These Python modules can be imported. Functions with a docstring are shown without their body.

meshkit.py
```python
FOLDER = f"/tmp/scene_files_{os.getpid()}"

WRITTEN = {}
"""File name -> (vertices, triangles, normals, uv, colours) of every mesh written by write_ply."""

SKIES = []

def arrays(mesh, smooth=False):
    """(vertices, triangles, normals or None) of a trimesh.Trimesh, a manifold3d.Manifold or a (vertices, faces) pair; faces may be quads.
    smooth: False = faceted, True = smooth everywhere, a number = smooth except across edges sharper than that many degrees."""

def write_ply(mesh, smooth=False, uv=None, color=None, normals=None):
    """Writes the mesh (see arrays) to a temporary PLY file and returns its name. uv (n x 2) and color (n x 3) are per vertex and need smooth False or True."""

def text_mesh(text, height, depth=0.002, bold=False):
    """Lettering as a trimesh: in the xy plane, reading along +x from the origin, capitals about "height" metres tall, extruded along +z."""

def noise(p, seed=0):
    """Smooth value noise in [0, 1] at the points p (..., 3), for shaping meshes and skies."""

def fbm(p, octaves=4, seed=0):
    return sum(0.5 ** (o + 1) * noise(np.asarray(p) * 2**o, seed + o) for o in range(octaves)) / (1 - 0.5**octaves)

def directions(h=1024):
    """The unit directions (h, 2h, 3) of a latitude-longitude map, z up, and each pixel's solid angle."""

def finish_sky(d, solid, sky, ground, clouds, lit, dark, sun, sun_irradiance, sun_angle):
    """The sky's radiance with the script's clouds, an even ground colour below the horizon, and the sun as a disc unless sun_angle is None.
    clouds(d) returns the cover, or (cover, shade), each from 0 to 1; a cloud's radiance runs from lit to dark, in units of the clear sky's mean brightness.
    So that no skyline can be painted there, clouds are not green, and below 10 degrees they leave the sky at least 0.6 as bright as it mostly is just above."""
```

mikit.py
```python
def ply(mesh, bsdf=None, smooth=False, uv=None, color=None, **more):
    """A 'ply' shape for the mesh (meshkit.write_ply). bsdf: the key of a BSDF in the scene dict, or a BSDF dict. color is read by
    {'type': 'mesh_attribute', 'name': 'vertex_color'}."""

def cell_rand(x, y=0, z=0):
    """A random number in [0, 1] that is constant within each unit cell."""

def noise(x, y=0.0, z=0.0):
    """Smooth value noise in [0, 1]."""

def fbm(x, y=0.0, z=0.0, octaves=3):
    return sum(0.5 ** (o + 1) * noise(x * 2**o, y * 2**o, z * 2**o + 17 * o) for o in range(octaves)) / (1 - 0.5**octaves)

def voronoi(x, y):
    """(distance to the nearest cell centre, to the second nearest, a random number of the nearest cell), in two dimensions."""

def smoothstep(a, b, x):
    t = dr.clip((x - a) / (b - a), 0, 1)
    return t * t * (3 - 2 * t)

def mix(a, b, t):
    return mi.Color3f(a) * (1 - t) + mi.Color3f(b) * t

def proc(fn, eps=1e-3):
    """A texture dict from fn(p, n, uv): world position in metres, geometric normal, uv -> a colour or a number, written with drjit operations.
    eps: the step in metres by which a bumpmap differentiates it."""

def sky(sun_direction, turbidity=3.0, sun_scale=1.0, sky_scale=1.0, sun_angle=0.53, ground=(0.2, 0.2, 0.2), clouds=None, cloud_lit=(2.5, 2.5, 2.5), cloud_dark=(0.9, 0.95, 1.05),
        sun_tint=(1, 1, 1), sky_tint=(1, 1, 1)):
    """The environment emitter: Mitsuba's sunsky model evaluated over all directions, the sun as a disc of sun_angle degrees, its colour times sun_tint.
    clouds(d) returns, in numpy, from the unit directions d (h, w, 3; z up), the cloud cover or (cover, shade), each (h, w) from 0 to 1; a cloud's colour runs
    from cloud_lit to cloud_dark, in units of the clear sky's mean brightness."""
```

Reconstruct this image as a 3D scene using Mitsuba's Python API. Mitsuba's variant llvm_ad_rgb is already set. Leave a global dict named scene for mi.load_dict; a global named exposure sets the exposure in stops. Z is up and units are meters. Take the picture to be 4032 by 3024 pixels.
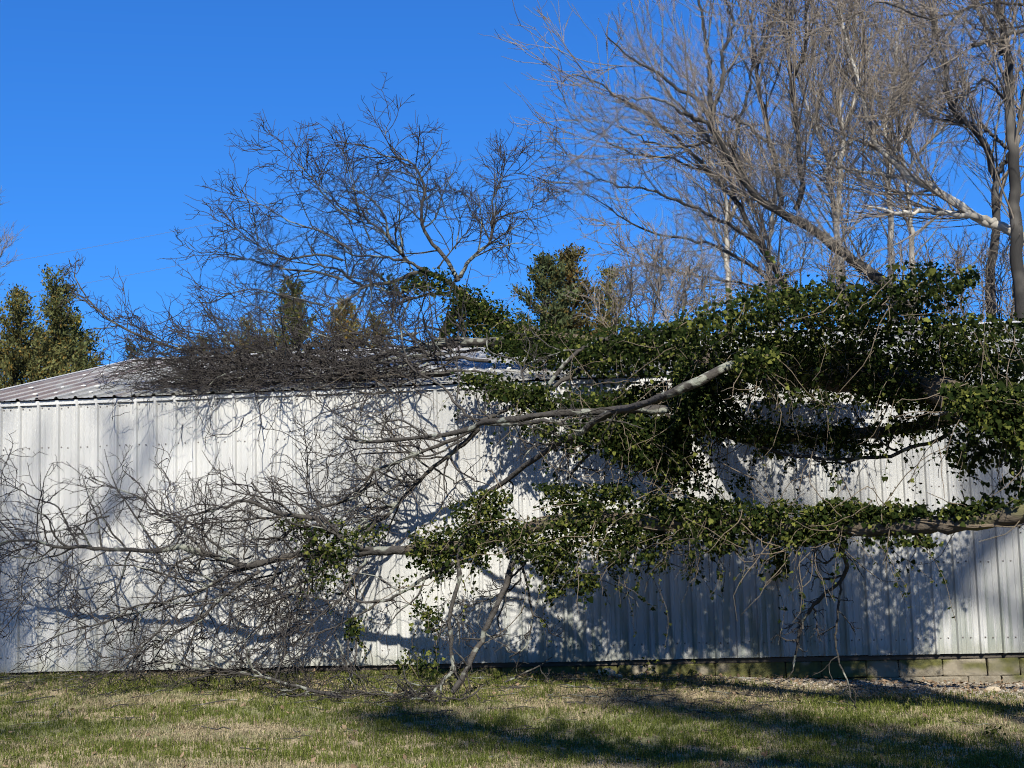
import math
import numpy as np
import trimesh
import drjit as dr
import mitsuba as mi
import mikit
import meshkit
from mikit import noise, fbm, smoothstep, mix

T = mi.ScalarTransform4f
scene, labels = {}, {}

# ------------------------------------------------------------------ camera, sky, exposure
# World: the long wall of the shed lies along x in the plane y = 0, the photographer stands at negative y.
EYE = np.array([7.244, -15.482, 1.277])
YAW, PITCH, ROLL = -0.10215, 0.11166, -0.02823
FOC = 5591.0 / 4032.0                                     # focal length in picture widths
_f = np.array([math.sin(YAW) * math.cos(PITCH), math.cos(YAW) * math.cos(PITCH), math.sin(PITCH)])
_r0 = np.array([math.cos(YAW), -math.sin(YAW), 0.0])
_u0 = np.cross(_r0, _f)
RIGHT = _r0 * math.cos(ROLL) + _u0 * math.sin(ROLL)
UP = -_r0 * math.sin(ROLL) + _u0 * math.cos(ROLL)
scene['camera'] = {
    'type': 'perspective', 'fov': math.degrees(2 * math.atan(0.5 / FOC)), 'fov_axis': 'x', 'near_clip': 0.05, 'far_clip': 3000.0,
    'to_world': T().look_at(origin=EYE.tolist(), target=(EYE + _f).tolist(), up=UP.tolist()),
}
SUN_EL, SUN_AZ = math.radians(38.0), math.radians(10.0)
SUN = (math.sin(SUN_AZ) * math.cos(SUN_EL), -math.cos(SUN_AZ) * math.cos(SUN_EL), math.sin(SUN_EL))
scene['sky'] = mikit.sky(SUN, turbidity=2.2, sun_scale=2.4, sky_scale=0.86, sky_tint=(0.34, 1.06, 2.2), sun_tint=(0.83, 0.98, 1.22), ground=(0.16, 0.14, 0.09))
exposure = 1.5

# ------------------------------------------------------------------ reading points off the photograph (4032 x 3024) at a chosen depth
FR = {'V': (0, 0, 1.8228), 'A': (0, 1000, .6077), 'B': (1344, 400, .6077), 'C': (2688, 0, .6077), 'D': (2688, 1000, .6077), 'E': (1344, 1300, .6077),
      'F': (0, 2016, .6077), 'G': (1344, 2016, .6077), 'H': (2688, 2016, .6077), 'r1': (0, 1900, .45208), 'r2': (800, 1900, .45208), 'r3': (1600, 1900, .45208), 'r4': (3032, 1950, .45208)}


def src(fr, x, y):
    o = FR[fr]
    return o[0] + o[2] * np.asarray(x, float), o[1] + o[2] * np.asarray(y, float)


def at(px, py, d):
    """The point seen at source pixel (px, py) that stands d metres in front of the wall plane (d < 0: behind it)."""
    px, py, d = np.broadcast_arrays(np.asarray(px, float), np.asarray(py, float), np.asarray(d, float))
    k = 5591.0
    v = _f + RIGHT * ((px - 2016) / k)[..., None] - UP * ((py - 1512) / k)[..., None]
    t = (-d - EYE[1]) / v[..., 1]
    return EYE + v * t[..., None]


def pix(p):
    q = np.asarray(p) - EYE
    z = q @ _f
    return 2016 + 5591 * (q @ RIGHT) / z, 1512 - 5591 * (q @ UP) / z


# ------------------------------------------------------------------ bookkeeping
def free(name):
    if name not in scene and name not in labels and not any(k.startswith(name + '__') for k in scene):
        return name
    n = 1
    while True:
        k = f'{name}_{n:03d}'
        if k not in scene and k not in labels:
            return k
        n += 1


_next = {}


def obj(name, shape, parent=None):
    base = name if parent is None else f'{parent}__{name}'
    n = _next.get(base, 0)
    key = base if n == 0 else f'{base}_{n:03d}'
    _next[base] = n + 1
    scene[key] = shape
    return key


def thing(name, label, cat, group=None):
    n = _next.get(name, 0)
    key = name if n == 0 else f'{name}_{n:03d}'
    _next[name] = n + 1
    labels[key] = {'label': label, 'category': cat}
    if group:
        labels[key]['group'] = group
    return key


def tag(key, label=None, cat=None, kind=None, group=None):
    d = labels.setdefault(key, {})
    for a, b in (('label', label), ('category', cat), ('kind', kind), ('group', group)):
        if b:
            d[a] = b
    return key


# ------------------------------------------------------------------ materials
def V3(c):
    return mi.Color3f(*c)


def principled(name, color, rough=0.6, two=True, bump=None, **kw):
    b = {'type': 'principled', 'base_color': color, 'roughness': rough, **kw}
    if bump:
        b = {'type': 'bumpmap', 'arbitrary': bump[0], 'scale': bump[1], 'bsdf': b}
    scene[name] = {'type': 'twosided', 'bsdf': b} if two else b
    return name


def rgb(*c):
    return {'type': 'rgb', 'value': list(c)}


VC = {'type': 'mesh_attribute', 'name': 'vertex_color'}


def f_wall(p, n, uv):
    c = mix((.435, .43, .415), (.29, .29, .285), smoothstep(.3, .75, fbm(p.x * .8, p.z * .7, 3.1, 4)))
    # fine run-off streaks, mildew low down, heavier around two damp places
    st = fbm(p.x * 22, p.z * 1.1, 9.0, 3)
    low = smoothstep(1.25, .05, p.z)
    damp = dr.exp(-dr.square((p.x - 8.3) / .9)) + .55 * dr.exp(-dr.square((p.x - 6.6) / .8)) + .28 + .35 * dr.exp(-dr.square((p.x - 10.6) / .5))
    m = smoothstep(.40, .64, st) * low * (damp + .1)
    c = mix(c, (.13, .15, .12), dr.clip(m * .95, 0, .85))
    g = smoothstep(.16, .0, p.z + .07 * (noise(p.x * 9, 4.0) - .5)) * (.25 + .5 * noise(p.x * 2.3, 2.2))
    c = mix(c, (.24, .24, .20), dr.clip(g * 1.2, 0, .7))
    c = mix(c, (.33, .35, .36), smoothstep(.62, .8, fbm(p.x * 5, p.z * .8, 1.0)) * .22)
    r = smoothstep(.70, .78, noise(p.x * 3.1, p.z * 2.3, 8.0)) * dr.exp(-dr.square((p.x - 8.35) / .22)) * dr.exp(-dr.square((p.z - .9) / .3))
    return mix(c, (.28, .17, .08), dr.clip(r, 0, .6))


principled('mat_wall', mikit.proc(f_wall), .42, specular=.4)


def f_roof(p, n, uv):
    c = mix((.31, .305, .28), (.21, .207, .19), fbm(p.x * 6, p.y * .8, 2.0))
    ph = p.x / .2286
    k = mikit.cell_rand(dr.floor(ph + .5), 7, 3)
    near = 1 - smoothstep(.10, .22, dr.abs(ph - dr.floor(ph + .5)))
    rust = near * smoothstep(.50, .70, k * .55 + .45 * fbm(p.x * 4, p.y * .7, 5.0)) * smoothstep(.25, .5, fbm(p.x * 2, p.y * 1.6, 9.0))
    c = mix(c, (.11, .04, .026), dr.clip(rust * .5, 0, .5))
    return mix(c, (.10, .09, .08), smoothstep(.6, .8, fbm(p.x * 2.0, p.y * 3, 4.0)) * .5)


principled('mat_roof', mikit.proc(f_roof), .5, metallic=.08)
principled('mat_trim', rgb(.42, .42, .42), .5)
principled('mat_trim_white', mikit.proc(lambda p, n, uv: mix((.38, .37, .35), (.28, .275, .26), fbm(p.x * 3, p.y * 3, p.z * 3))), .45)
principled('mat_dab', rgb(.48, .48, .46), .7)
principled('mat_screw', rgb(.11, .10, .095), .6)
principled('mat_inside', rgb(.05, .05, .05), .9)


def f_sill(p, n, uv):
    return mix((.07, .055, .04), (.04, .034, .028), fbm(p.x * 3, p.z * 60, 1.0))


principled('mat_sill', mikit.proc(f_sill), .8)


def f_block(p, n, uv):
    a = fbm(p.x * 6, p.z * 8, p.y * 6)
    c = mix((.24, .205, .15), (.13, .115, .085), a)
    c = mix(c, (.12, .10, .07), smoothstep(.55, .75, fbm(p.x * 14, p.z * 14, 3.0)) * .6)
    moss = smoothstep(.34, .47, fbm(p.x * 2.3, p.z * 4, 7.0) + .5 * (p.z + .16))
    return mix(c, mix((.10, .095, .017), (.035, .04, .011), fbm(p.x * 30, p.z * 30, 1.0)), moss * .92)


principled('mat_block', mikit.proc(f_block), .95, bump=(mikit.proc(lambda p, n, uv: fbm(p.x * 18, p.z * 18, p.y * 18, 3), 2e-3), .02))


def f_bark(p, n, uv):
    a = fbm(p.x * 9, p.y * 9, p.z * 9)
    c = mix((.017, .0145, .0125), (.058, .051, .043), a)
    c = mix(c, (.03, .025, .02), smoothstep(.5, .7, fbm(p.x * 30, p.y * 30, p.z * 22, 2)) * .55)
    lich = smoothstep(.58, .66, fbm(p.x * 7 + 3, p.y * 7, p.z * 7 + 9))
    return mix(c, mix((.26, .26, .22), (.14, .155, .12), noise(p.x * 40, p.y * 40, p.z * 40)), lich * .75)


bump_bark = (mikit.proc(lambda p, n, uv: fbm(p.x * 26, p.y * 26, p.z * 26, 3), 2e-3), .018)
principled('mat_bark', mikit.proc(f_bark), .85, bump=bump_bark)


def f_bark_big(p, n, uv):
    a = fbm(p.x * 5, p.y * 5, p.z * 5)
    c = mix((.04, .031, .023), (.115, .09, .062), a)
    c = mix(c, (.05, .04, .03), smoothstep(.48, .66, fbm(p.x * 6, p.y * 16, p.z * 16)) * .7)
    return mix(c, (.11, .11, .035), smoothstep(.55, .7, fbm(p.x * 4, p.y * 4, p.z * 4 + 5)) * .5)


principled('mat_bark_big', mikit.proc(f_bark_big), .9, bump=(mikit.proc(lambda p, n, uv: fbm(p.x * 14, p.y * 30, p.z * 30, 3), 2e-3), .03))
principled('mat_twig', mikit.proc(lambda p, n, uv: mix((.012, .010, .009), (.042, .034, .030), fbm(p.x * 5, p.y * 5, p.z * 5))), .8)
principled('mat_far_bark', mikit.proc(lambda p, n, uv: mix((.018, .016, .014), (.10, .09, .078), smoothstep(.45, .8, fbm(p.x * 2.2, p.y * 2.2, p.z * 1.7)))), .9)
principled('mat_pale_bark', mikit.proc(lambda p, n, uv: mix((.12, .11, .095), (.34, .315, .275), smoothstep(.25, .6, fbm(p.x * 3, p.y * 3, p.z * 1.6)))), .85)
principled('mat_far_twig', mikit.proc(lambda p, n, uv: mix((.048, .039, .031), (.25, .207, .162), fbm(p.x * 1.3, p.y * 1.3, p.z * 1.3))), .85)
principled('mat_wire', rgb(.10, .11, .13), .6)
principled('mat_stem', mikit.proc(lambda p, n, uv: mix((.06, .047, .032), (.17, .13, .088), fbm(p.x * 8, p.y * 8, p.z * 8))), .85)
scene['mat_ivy'] = {'type': 'principledthin', 'base_color': VC, 'roughness': .34, 'spec_trans': 0.0, 'diff_trans': 0.7, 'eta': 1.45}
scene['mat_cedar'] = {'type': 'principledthin', 'base_color': VC, 'roughness': .7, 'spec_trans': 0.0, 'diff_trans': 0.5, 'eta': 1.3}
scene['mat_grass'] = {'type': 'principledthin', 'base_color': VC, 'roughness': .6, 'spec_trans': 0.0, 'diff_trans': 0.6, 'eta': 1.3}
scene['mat_dry'] = {'type': 'twosided', 'bsdf': {'type': 'diffuse', 'reflectance': VC}}


def green_mask_np(x, y):
    p = np.stack([x * .55, y * 1.1, 0 * x + 3.3], -1)
    q = np.stack([x * 2.6, y * 3.6, 0 * x + 1.7], -1)
    return meshkit.fbm(p, 3, 5) * .65 + meshkit.fbm(q, 3, 9) * .35


def f_ground(p, n, uv):
    a = fbm(p.x * 5, p.y * 7, 1.0, 3)
    c = mix((.27, .21, .13), (.13, .11, .06), a)
    c = mix(c, (.07, .085, .025), smoothstep(.45, .65, fbm(p.x * .9, p.y * 1.6, 4.0)) * .7)
    return mix(c, (.06, .045, .03), smoothstep(.5, .75, fbm(p.x * 22, p.y * 22, 2.0)) * .6)


principled('mat_ground', mikit.proc(f_ground), .95)
principled('mat_gravel', VC, .9)
principled('mat_rock', mikit.proc(lambda p, n, uv: mix((.42, .35, .25), (.25, .20, .14), fbm(p.x * 14, p.y * 14, p.z * 14))), .9)

# ------------------------------------------------------------------ ground
GW = ([-6, -.2, 5.6, 8, 10.9, 20], [-.03, -.03, -.12, -.21, -.33, -.42])


def gz(x, y):
    x, y = np.asarray(x, float), np.asarray(y, float)
    w = np.where(y < 0, np.exp(-(y / 3.2) ** 2), 1.0)
    base = w * np.interp(x, *GW) + (1 - w) * (-.30)
    b = meshkit.fbm(np.stack([x * .8, y * .8, 0 * x], -1), 3, 2) - .5
    return base + .035 * b * np.clip(-y / .8, 0, 1)


def grid_axis(a, b, n, far):
    core = np.linspace(a, b, n)
    out = far * np.array([.004, .01, .025, .06, .15, .4, 1.0])
    return np.concatenate([(a - out)[::-1], core, b + out])


gx, gy = np.meshgrid(grid_axis(-4, 15, 150, 900), grid_axis(-9, 3, 100, 900), indexing='ij')
gv = np.stack([gx, gy, gz(gx, gy)], -1).reshape(-1, 3)
ni, nj = gx.shape
ii, jj = np.meshgrid(np.arange(ni - 1), np.arange(nj - 1), indexing='ij')
gq = np.stack([ii * nj + jj, (ii + 1) * nj + jj, (ii + 1) * nj + jj + 1, ii * nj + jj + 1], -1).reshape(-1, 4)
tag(obj('ground', mikit.ply((gv, gq), 'mat_ground', smooth=True)), 'uneven ground under the lawn, brown soil', None, 'structure')

# ------------------------------------------------------------------ the metal shed
PITCH_R, X0, X1, EAVE, DEPTH, SLOPE, OH = .2286, -.72, 17.57, 3.05, 5.5, .212, .07
RIDGE = EAVE + SLOPE * DEPTH


def profile(npitch, h=.029):
    """Rib profile over npitch pitches: (u, out); the major rib is centred on each whole pitch, two low stiffeners between."""
    us, os_ = [], []
    for k in range(npitch):
        b = k * PITCH_R
        for u, o in ((-.027, 0), (-.012, h), (.012, h), (.027, 0), (.066, 0), (.071, .0045), (.079, .0045), (.084, 0), (.1146, -.0005), (.145, 0), (.150, .0045), (.158, .0045), (.163, 0), (.1995, 0)):
            us.append(b + u)
            os_.append(o)
    us.append((npitch - 1) * PITCH_R + .2012)
    os_.append(0)
    return np.array(us), np.array(os_)


def sheet(us, outs, axis0, axis_u, axis_v, normal, L, nseg, rng, buckle=.005):
    vs = np.linspace(0, L, nseg + 1)
    U, W = np.meshgrid(us, vs, indexing='ij')
    o = outs[:, None] + 0 * W
    bk = meshkit.fbm(np.stack([U * 3.2 + rng.uniform(0, 50), W * 1.4, 0 * U], -1), 3, 4) - .5
    o = o + buckle * 2 * bk
    P = axis0 + U[..., None] * axis_u + W[..., None] * axis_v + o[..., None] * normal
    n, m = U.shape
    i, j = np.meshgrid(np.arange(n - 1), np.arange(m - 1), indexing='ij')
    q = np.stack([i * m + j, (i + 1) * m + j, (i + 1) * m + j + 1, i * m + j + 1], -1).reshape(-1, 4)
    return P.reshape(-1, 3), q


def box(x0, x1, y0, y1, z0, z1):
    m = trimesh.creation.box(extents=(x1 - x0, y1 - y0, z1 - z0))
    m.apply_translation(((x0 + x1) / 2, (y0 + y1) / 2, (z0 + z1) / 2))
    return m


def cham_box(x0, x1, y0, y1, z0, z1, c, rng=None, jit=0):
    pts = []
    for sx in (0, 1):
        for sy in (0, 1):
            for sz in (0, 1):
                p = np.array([(x0, x1)[sx], (y0, y1)[sy], (z0, z1)[sz]])
                s = np.array([1 - 2 * sx, 1 - 2 * sy, 1 - 2 * sz]) * c
                for a in range(3):
                    q = p + s
                    q[a] = p[a]
                    pts.append(q + (rng.normal(0, jit, 3) if rng is not None else 0))
    return trimesh.convex.convex_hull(np.array(pts))


rng = np.random.default_rng(11)
shed = thing('metal_building', 'long white ribbed metal shed with low gray metal roof behind the fallen tree', 'building')
B0, B1 = X0 + .02, X1 - .02
core = [box(B0, B1, .035, .075, .0, EAVE - .02), box(B0, B1, 2 * DEPTH - .08, 2 * DEPTH, -.1, EAVE - .02), box(B0, B0 + .05, .08, 2 * DEPTH - .09, -.3, EAVE - .02), box(B1 - .05, B1, .08, 2 * DEPTH - .09, -.3, EAVE - .02)]
for xx in (B0, B1 - .05):
    g = trimesh.creation.extrude_polygon(__import__('shapely').Polygon([(0, EAVE - .018), (2 * DEPTH, EAVE - .018), (DEPTH, RIDGE - .05)]), .05)
    v = np.array(g.vertices)
    g.vertices = np.stack([v[:, 2] + xx, v[:, 0], v[:, 1]], -1)
    g.fix_normals()
    core.append(g)
wall = obj('wall', mikit.ply(trimesh.util.concatenate(core), 'mat_trim_white'), shed)
first = -3
k = first
while k * PITCH_R < X1 - .2:
    npi = int(min(4, (X1 - k * PITCH_R) // PITCH_R))
    us, os_ = profile(npi)
    off = .0022 if ((k - first) // 4) % 2 else 0.0
    us = us.copy()
    us[-1] += .0165                                                     # the lap over the next sheet's rib
    os_[-1] = .024
    v, q = sheet(us, os_, np.array([k * PITCH_R, -.004 - off, rng.uniform(-.006, .004)]), np.array([1., 0, 0]), np.array([0, 0, 1.]), np.array([0, -1., 0]), EAVE - .02, 14, rng)
    obj('panel', mikit.ply((v, q), 'mat_wall', smooth=25), wall)
    k += npi
# screws in two rows of every girt, too small to single out
sc = []
scr = trimesh.creation.icosphere(subdivisions=1, radius=.0095)
for z in (.16, .95, 1.75, 2.5, 2.95):
    for i in range(-3, 76):
        for du in (.04, .118):
            m = scr.copy()
            m.apply_scale((1, .6, 1))
            m.apply_translation((i * PITCH_R + du, -.0075, z + rng.normal(0, .004)))
            sc.append(m)
tag(obj('screw', mikit.ply(trimesh.util.concatenate(sc), 'mat_screw', smooth=True), wall), kind='stuff')

sl = math.hypot(1, SLOPE)
vdir, ndir = np.array([0, 1, SLOPE]) / sl, np.array([0, -SLOPE, 1]) / sl
back = trimesh.Trimesh(*[np.array(a) for a in ([[X0, DEPTH + .05, RIDGE], [X1, DEPTH + .05, RIDGE], [X1, 2 * DEPTH + OH, EAVE - .01], [X0, 2 * DEPTH + OH, EAVE - .01]], [[0, 1, 2], [0, 2, 3]])])
roof = obj('roof', mikit.ply(back, 'mat_roof'), shed)
RL = (DEPTH + OH) * sl
k = first
while k * PITCH_R < X1 - .2:
    npi = int(min(4, (X1 - k * PITCH_R) // PITCH_R))
    us, os_ = profile(npi, .024)
    off = .0025 if ((k - first) // 4) % 2 else 0.0
    o = np.array([k * PITCH_R, -OH, EAVE + .012 - SLOPE * OH]) + ndir * off
    v, q = sheet(us, os_, o, np.array([1., 0, 0]), vdir, ndir, RL - rng.uniform(0, .02), 10, rng, .004)
    obj('panel', mikit.ply((v, q), 'mat_roof', smooth=25), roof)
    k += npi
# eave flashing under the sheets, ridge cap, rake trim at the gable end
obj('eave_flashing', mikit.ply(box(X0, X1, -.034, -.012, EAVE - .06, EAVE - .012), 'mat_trim'), roof)
cap = np.array([[0, -.20, -.20 * SLOPE + .045], [0, 0, .055], [0, .20, -.20 * SLOPE + .045]])
cv = np.vstack([cap + [X0 - .02, DEPTH, RIDGE], cap + [X1 + .02, DEPTH, RIDGE]])
obj('ridge_cap', mikit.ply((cv, np.array([[0, 3, 4, 1], [1, 4, 5, 2]])), 'mat_trim_white'), roof)
rk = box(-.03, .03, 0, RL, -.09, .035)
M = np.eye(4)
M[:3, 0], M[:3, 1], M[:3, 2] = [1, 0, 0], vdir, ndir
M[:3, 3] = [X0 - .031, -OH, EAVE + .012 - SLOPE * OH]
rk.apply_transform(M)
obj('rake_trim', mikit.ply(rk, 'mat_trim_white'), roof)
dabs = []
for v_ in (.5, 1.35, 2.2, 3.1, 4.0, 4.9):
    for i in range(-2, 46):
        if rng.random() < .6:
            m = trimesh.creation.icosphere(subdivisions=1, radius=1)
            m.apply_scale((.028 * rng.uniform(.6, 1.3), .04 * rng.uniform(.6, 1.4), .012))
            M2 = M.copy()
            M2[:3, 3] = np.array([i * PITCH_R + .001, -OH, EAVE + .012 - SLOPE * OH]) + vdir * (v_ + rng.normal(0, .05)) + ndir * .024
            m.apply_transform(M2)
            dabs.append(m)
tag(obj('sealant_dab', mikit.ply(trimesh.util.concatenate(dabs), 'mat_dab', smooth=True), roof), kind='stuff')
# foundation: sill board, then worn stone blocks where the ground drops
fnd = obj('foundation', mikit.ply(box(X0, X1, .09, .40, -.55, -.005), 'mat_inside'), shed)
x = X0
while x < X1:
    w = rng.uniform(2.2, 3.2)
    obj('sill_board', mikit.ply(cham_box(x, min(x + w, X1) - .004, .034, .085, -.055, -.004, .004), 'mat_sill'), fnd)
    x += w
x = 3.0
while x < 14.5:
    w = rng.uniform(.32, .46)
    y0 = .03 + rng.uniform(-.008, .012)
    m = cham_box(x, x + w - .008, y0, .085, -.235, -.06, .012, rng, .006)
    obj('block', mikit.ply(m, 'mat_block'), fnd)
    m = cham_box(x - .2, x + w - .208, y0 - .012, .085, -.44, -.241, .008, rng, .003)
    obj('block', mikit.ply(m, 'mat_block'), fnd)
    x += w


# ------------------------------------------------------------------ branches
def catmull(p, n):
    p = np.asarray(p, float)
    if len(p) == 2:
        return p[0] + (p[1] - p[0]) * np.linspace(0, 1, n)[:, None]
    q = np.vstack([2 * p[0] - p[1], p, 2 * p[-1] - p[-2]])
    d = np.linalg.norm(np.diff(p[:, :3], axis=0), axis=1)
    s = np.concatenate([[0], np.cumsum(d)])
    t = np.linspace(0, s[-1], n)
    i = np.clip(np.searchsorted(s, t, side='right') - 1, 0, len(p) - 2)
    u = ((t - s[i]) / np.maximum(d[i], 1e-9))[:, None]
    a, b, c, e = q[i], q[i + 1], q[i + 2], q[i + 3]
    return .5 * (2 * b + (c - a) * u + (2 * a - 5 * b + 4 * c - e) * u ** 2 + (3 * b - 3 * c + e - a) * u ** 3)


def tubes(P, R, sides):
    """All branches P (m, n, 3) with radii R (m, n) as one (vertices, triangles) pair."""
    m, n, _ = P.shape
    t = np.gradient(P, axis=1)
    t /= np.linalg.norm(t, axis=2, keepdims=True) + 1e-12
    mean = P[:, -1] - P[:, 0]
    ref = np.eye(3)[np.argmin(np.abs(mean), axis=1)][:, None, :]
    a = np.cross(t, ref)
    a /= np.linalg.norm(a, axis=2, keepdims=True) + 1e-12
    b = np.cross(t, a)
    ang = np.arange(sides) * 2 * np.pi / sides
    v = P[:, :, None] + R[:, :, None, None] * (np.cos(ang)[None, None, :, None] * a[:, :, None] + np.sin(ang)[None, None, :, None] * b[:, :, None])
    i, j = np.meshgrid(np.arange(n - 1), np.arange(sides), indexing='ij')
    j2 = (j + 1) % sides
    q = np.stack([i * sides + j, i * sides + j2, (i + 1) * sides + j2, (i + 1) * sides + j], -1).reshape(-1, 4)
    f = np.vstack([q[:, [0, 1, 2]], q[:, [0, 2, 3]]])
    return v.reshape(-1, 3), (f[None] + (np.arange(m) * n * sides)[:, None, None]).reshape(-1, 3)


def join(parts):
    vs, fs, o = [], [], 0
    for v, f in parts:
        vs.append(v)
        fs.append(f + o)
        o += len(v)
    return np.vstack(vs), np.vstack(fs)


def roofz(y):
    return EAVE + .04 + SLOPE * (DEPTH - np.abs(y - DEPTH))


def keep_out(P, rng, r=.012):
    """Branches rest on the roof, the wall and the ground instead of passing through them."""
    x, y, z = P[..., 0], P[..., 1], P[..., 2]
    lift = np.abs(rng.normal(0, .05, z.shape[:1]))[:, None]
    over = (y > -.12) & (y < 2 * DEPTH) & (x > X0) & (x < X1)
    rz = roofz(y) + r + lift
    inroof = over & (z < rz) & (z > EAVE - .35)
    z = np.where(inroof, rz, z)
    inwall = over & ~inroof & (z < EAVE) & (y > -.05)
    y = np.where(inwall, -.04 - lift * .6, y)
    g = gz(x, y) + r
    z = np.where(z < g, g + lift * .3, z)
    return np.stack([x, y, z], -1)


def grow(P, R, n, rng, length, spread=(30, 65), trop=(0, 0, 0), wig=.25, N=7, tmin=.12, rk=.55, rtip=.0016, rmax=1.0, flat=0.0, collide=True, shrink=.5, weights=None, curl=.0):
    m, Np, _ = P.shape
    lens = np.linalg.norm(np.diff(P, axis=1), axis=2).sum(1)
    w = lens if weights is None else lens * weights
    pi = rng.choice(m, n, p=w / w.sum())
    t = tmin + (1 - tmin) * rng.random(n) ** .85
    kk = t * (Np - 1)
    i = np.minimum(kk.astype(int), Np - 2)
    u = (kk - i)[:, None]
    a, b = P[pi, i], P[pi, i + 1]
    base = a * (1 - u) + b * u
    rp = R[pi, i] * (1 - u[:, 0]) + R[pi, i + 1] * u[:, 0]
    tan = b - a
    tan /= np.linalg.norm(tan, axis=1, keepdims=True) + 1e-12
    rv = rng.normal(size=(n, 3))
    if flat:
        rv[:, 1] *= 1 - flat
    perp = rv - (rv * tan).sum(1, keepdims=True) * tan
    perp /= np.linalg.norm(perp, axis=1, keepdims=True) + 1e-12
    th = np.radians(rng.uniform(*spread, n))[:, None]
    d = tan * np.cos(th) + perp * np.sin(th)
    L = rng.uniform(*length, n) * (1 - shrink * t)
    step = (L / (N - 1))[:, None]
    pts = [base]
    bend = rng.normal(size=(n, 3)) * curl
    for s in range(N - 1):
        d = d + rng.normal(size=(n, 3)) * wig + np.asarray(trop) + bend
        d /= np.linalg.norm(d, axis=1, keepdims=True)
        pts.append(pts[-1] + d * step)
    Q = np.stack(pts, 1)
    if collide:
        Q[:, 1:] = keep_out(Q[:, 1:], rng)
    r0 = np.minimum(np.maximum(rp * rk, rtip * 1.3), rmax)
    s = np.linspace(0, 1, N)[None]
    return Q, r0[:, None] * (1 - s) ** .9 + rtip * s ** .5


def traced(fr, pts, d, r0, r1, n=22, wob=.006, rng=None):
    """A branch read off the photograph: pixels in the frame fr, distances d before the wall (a number, one per point or a function of the source x)."""
    pts = np.asarray(pts, float)
    sx, sy = src(fr, pts[:, 0], pts[:, 1])
    dd = d(sx) if callable(d) else np.interp(np.linspace(0, 1, len(pts)), np.linspace(0, 1, len(np.atleast_1d(d))), np.atleast_1d(d))
    P = catmull(at(sx, sy, dd), n)
    P[1:-1] += rng.normal(0, wob, (n - 2, 3))
    return P, np.linspace(r0, r1, n)


rng = np.random.default_rng(5)


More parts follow.
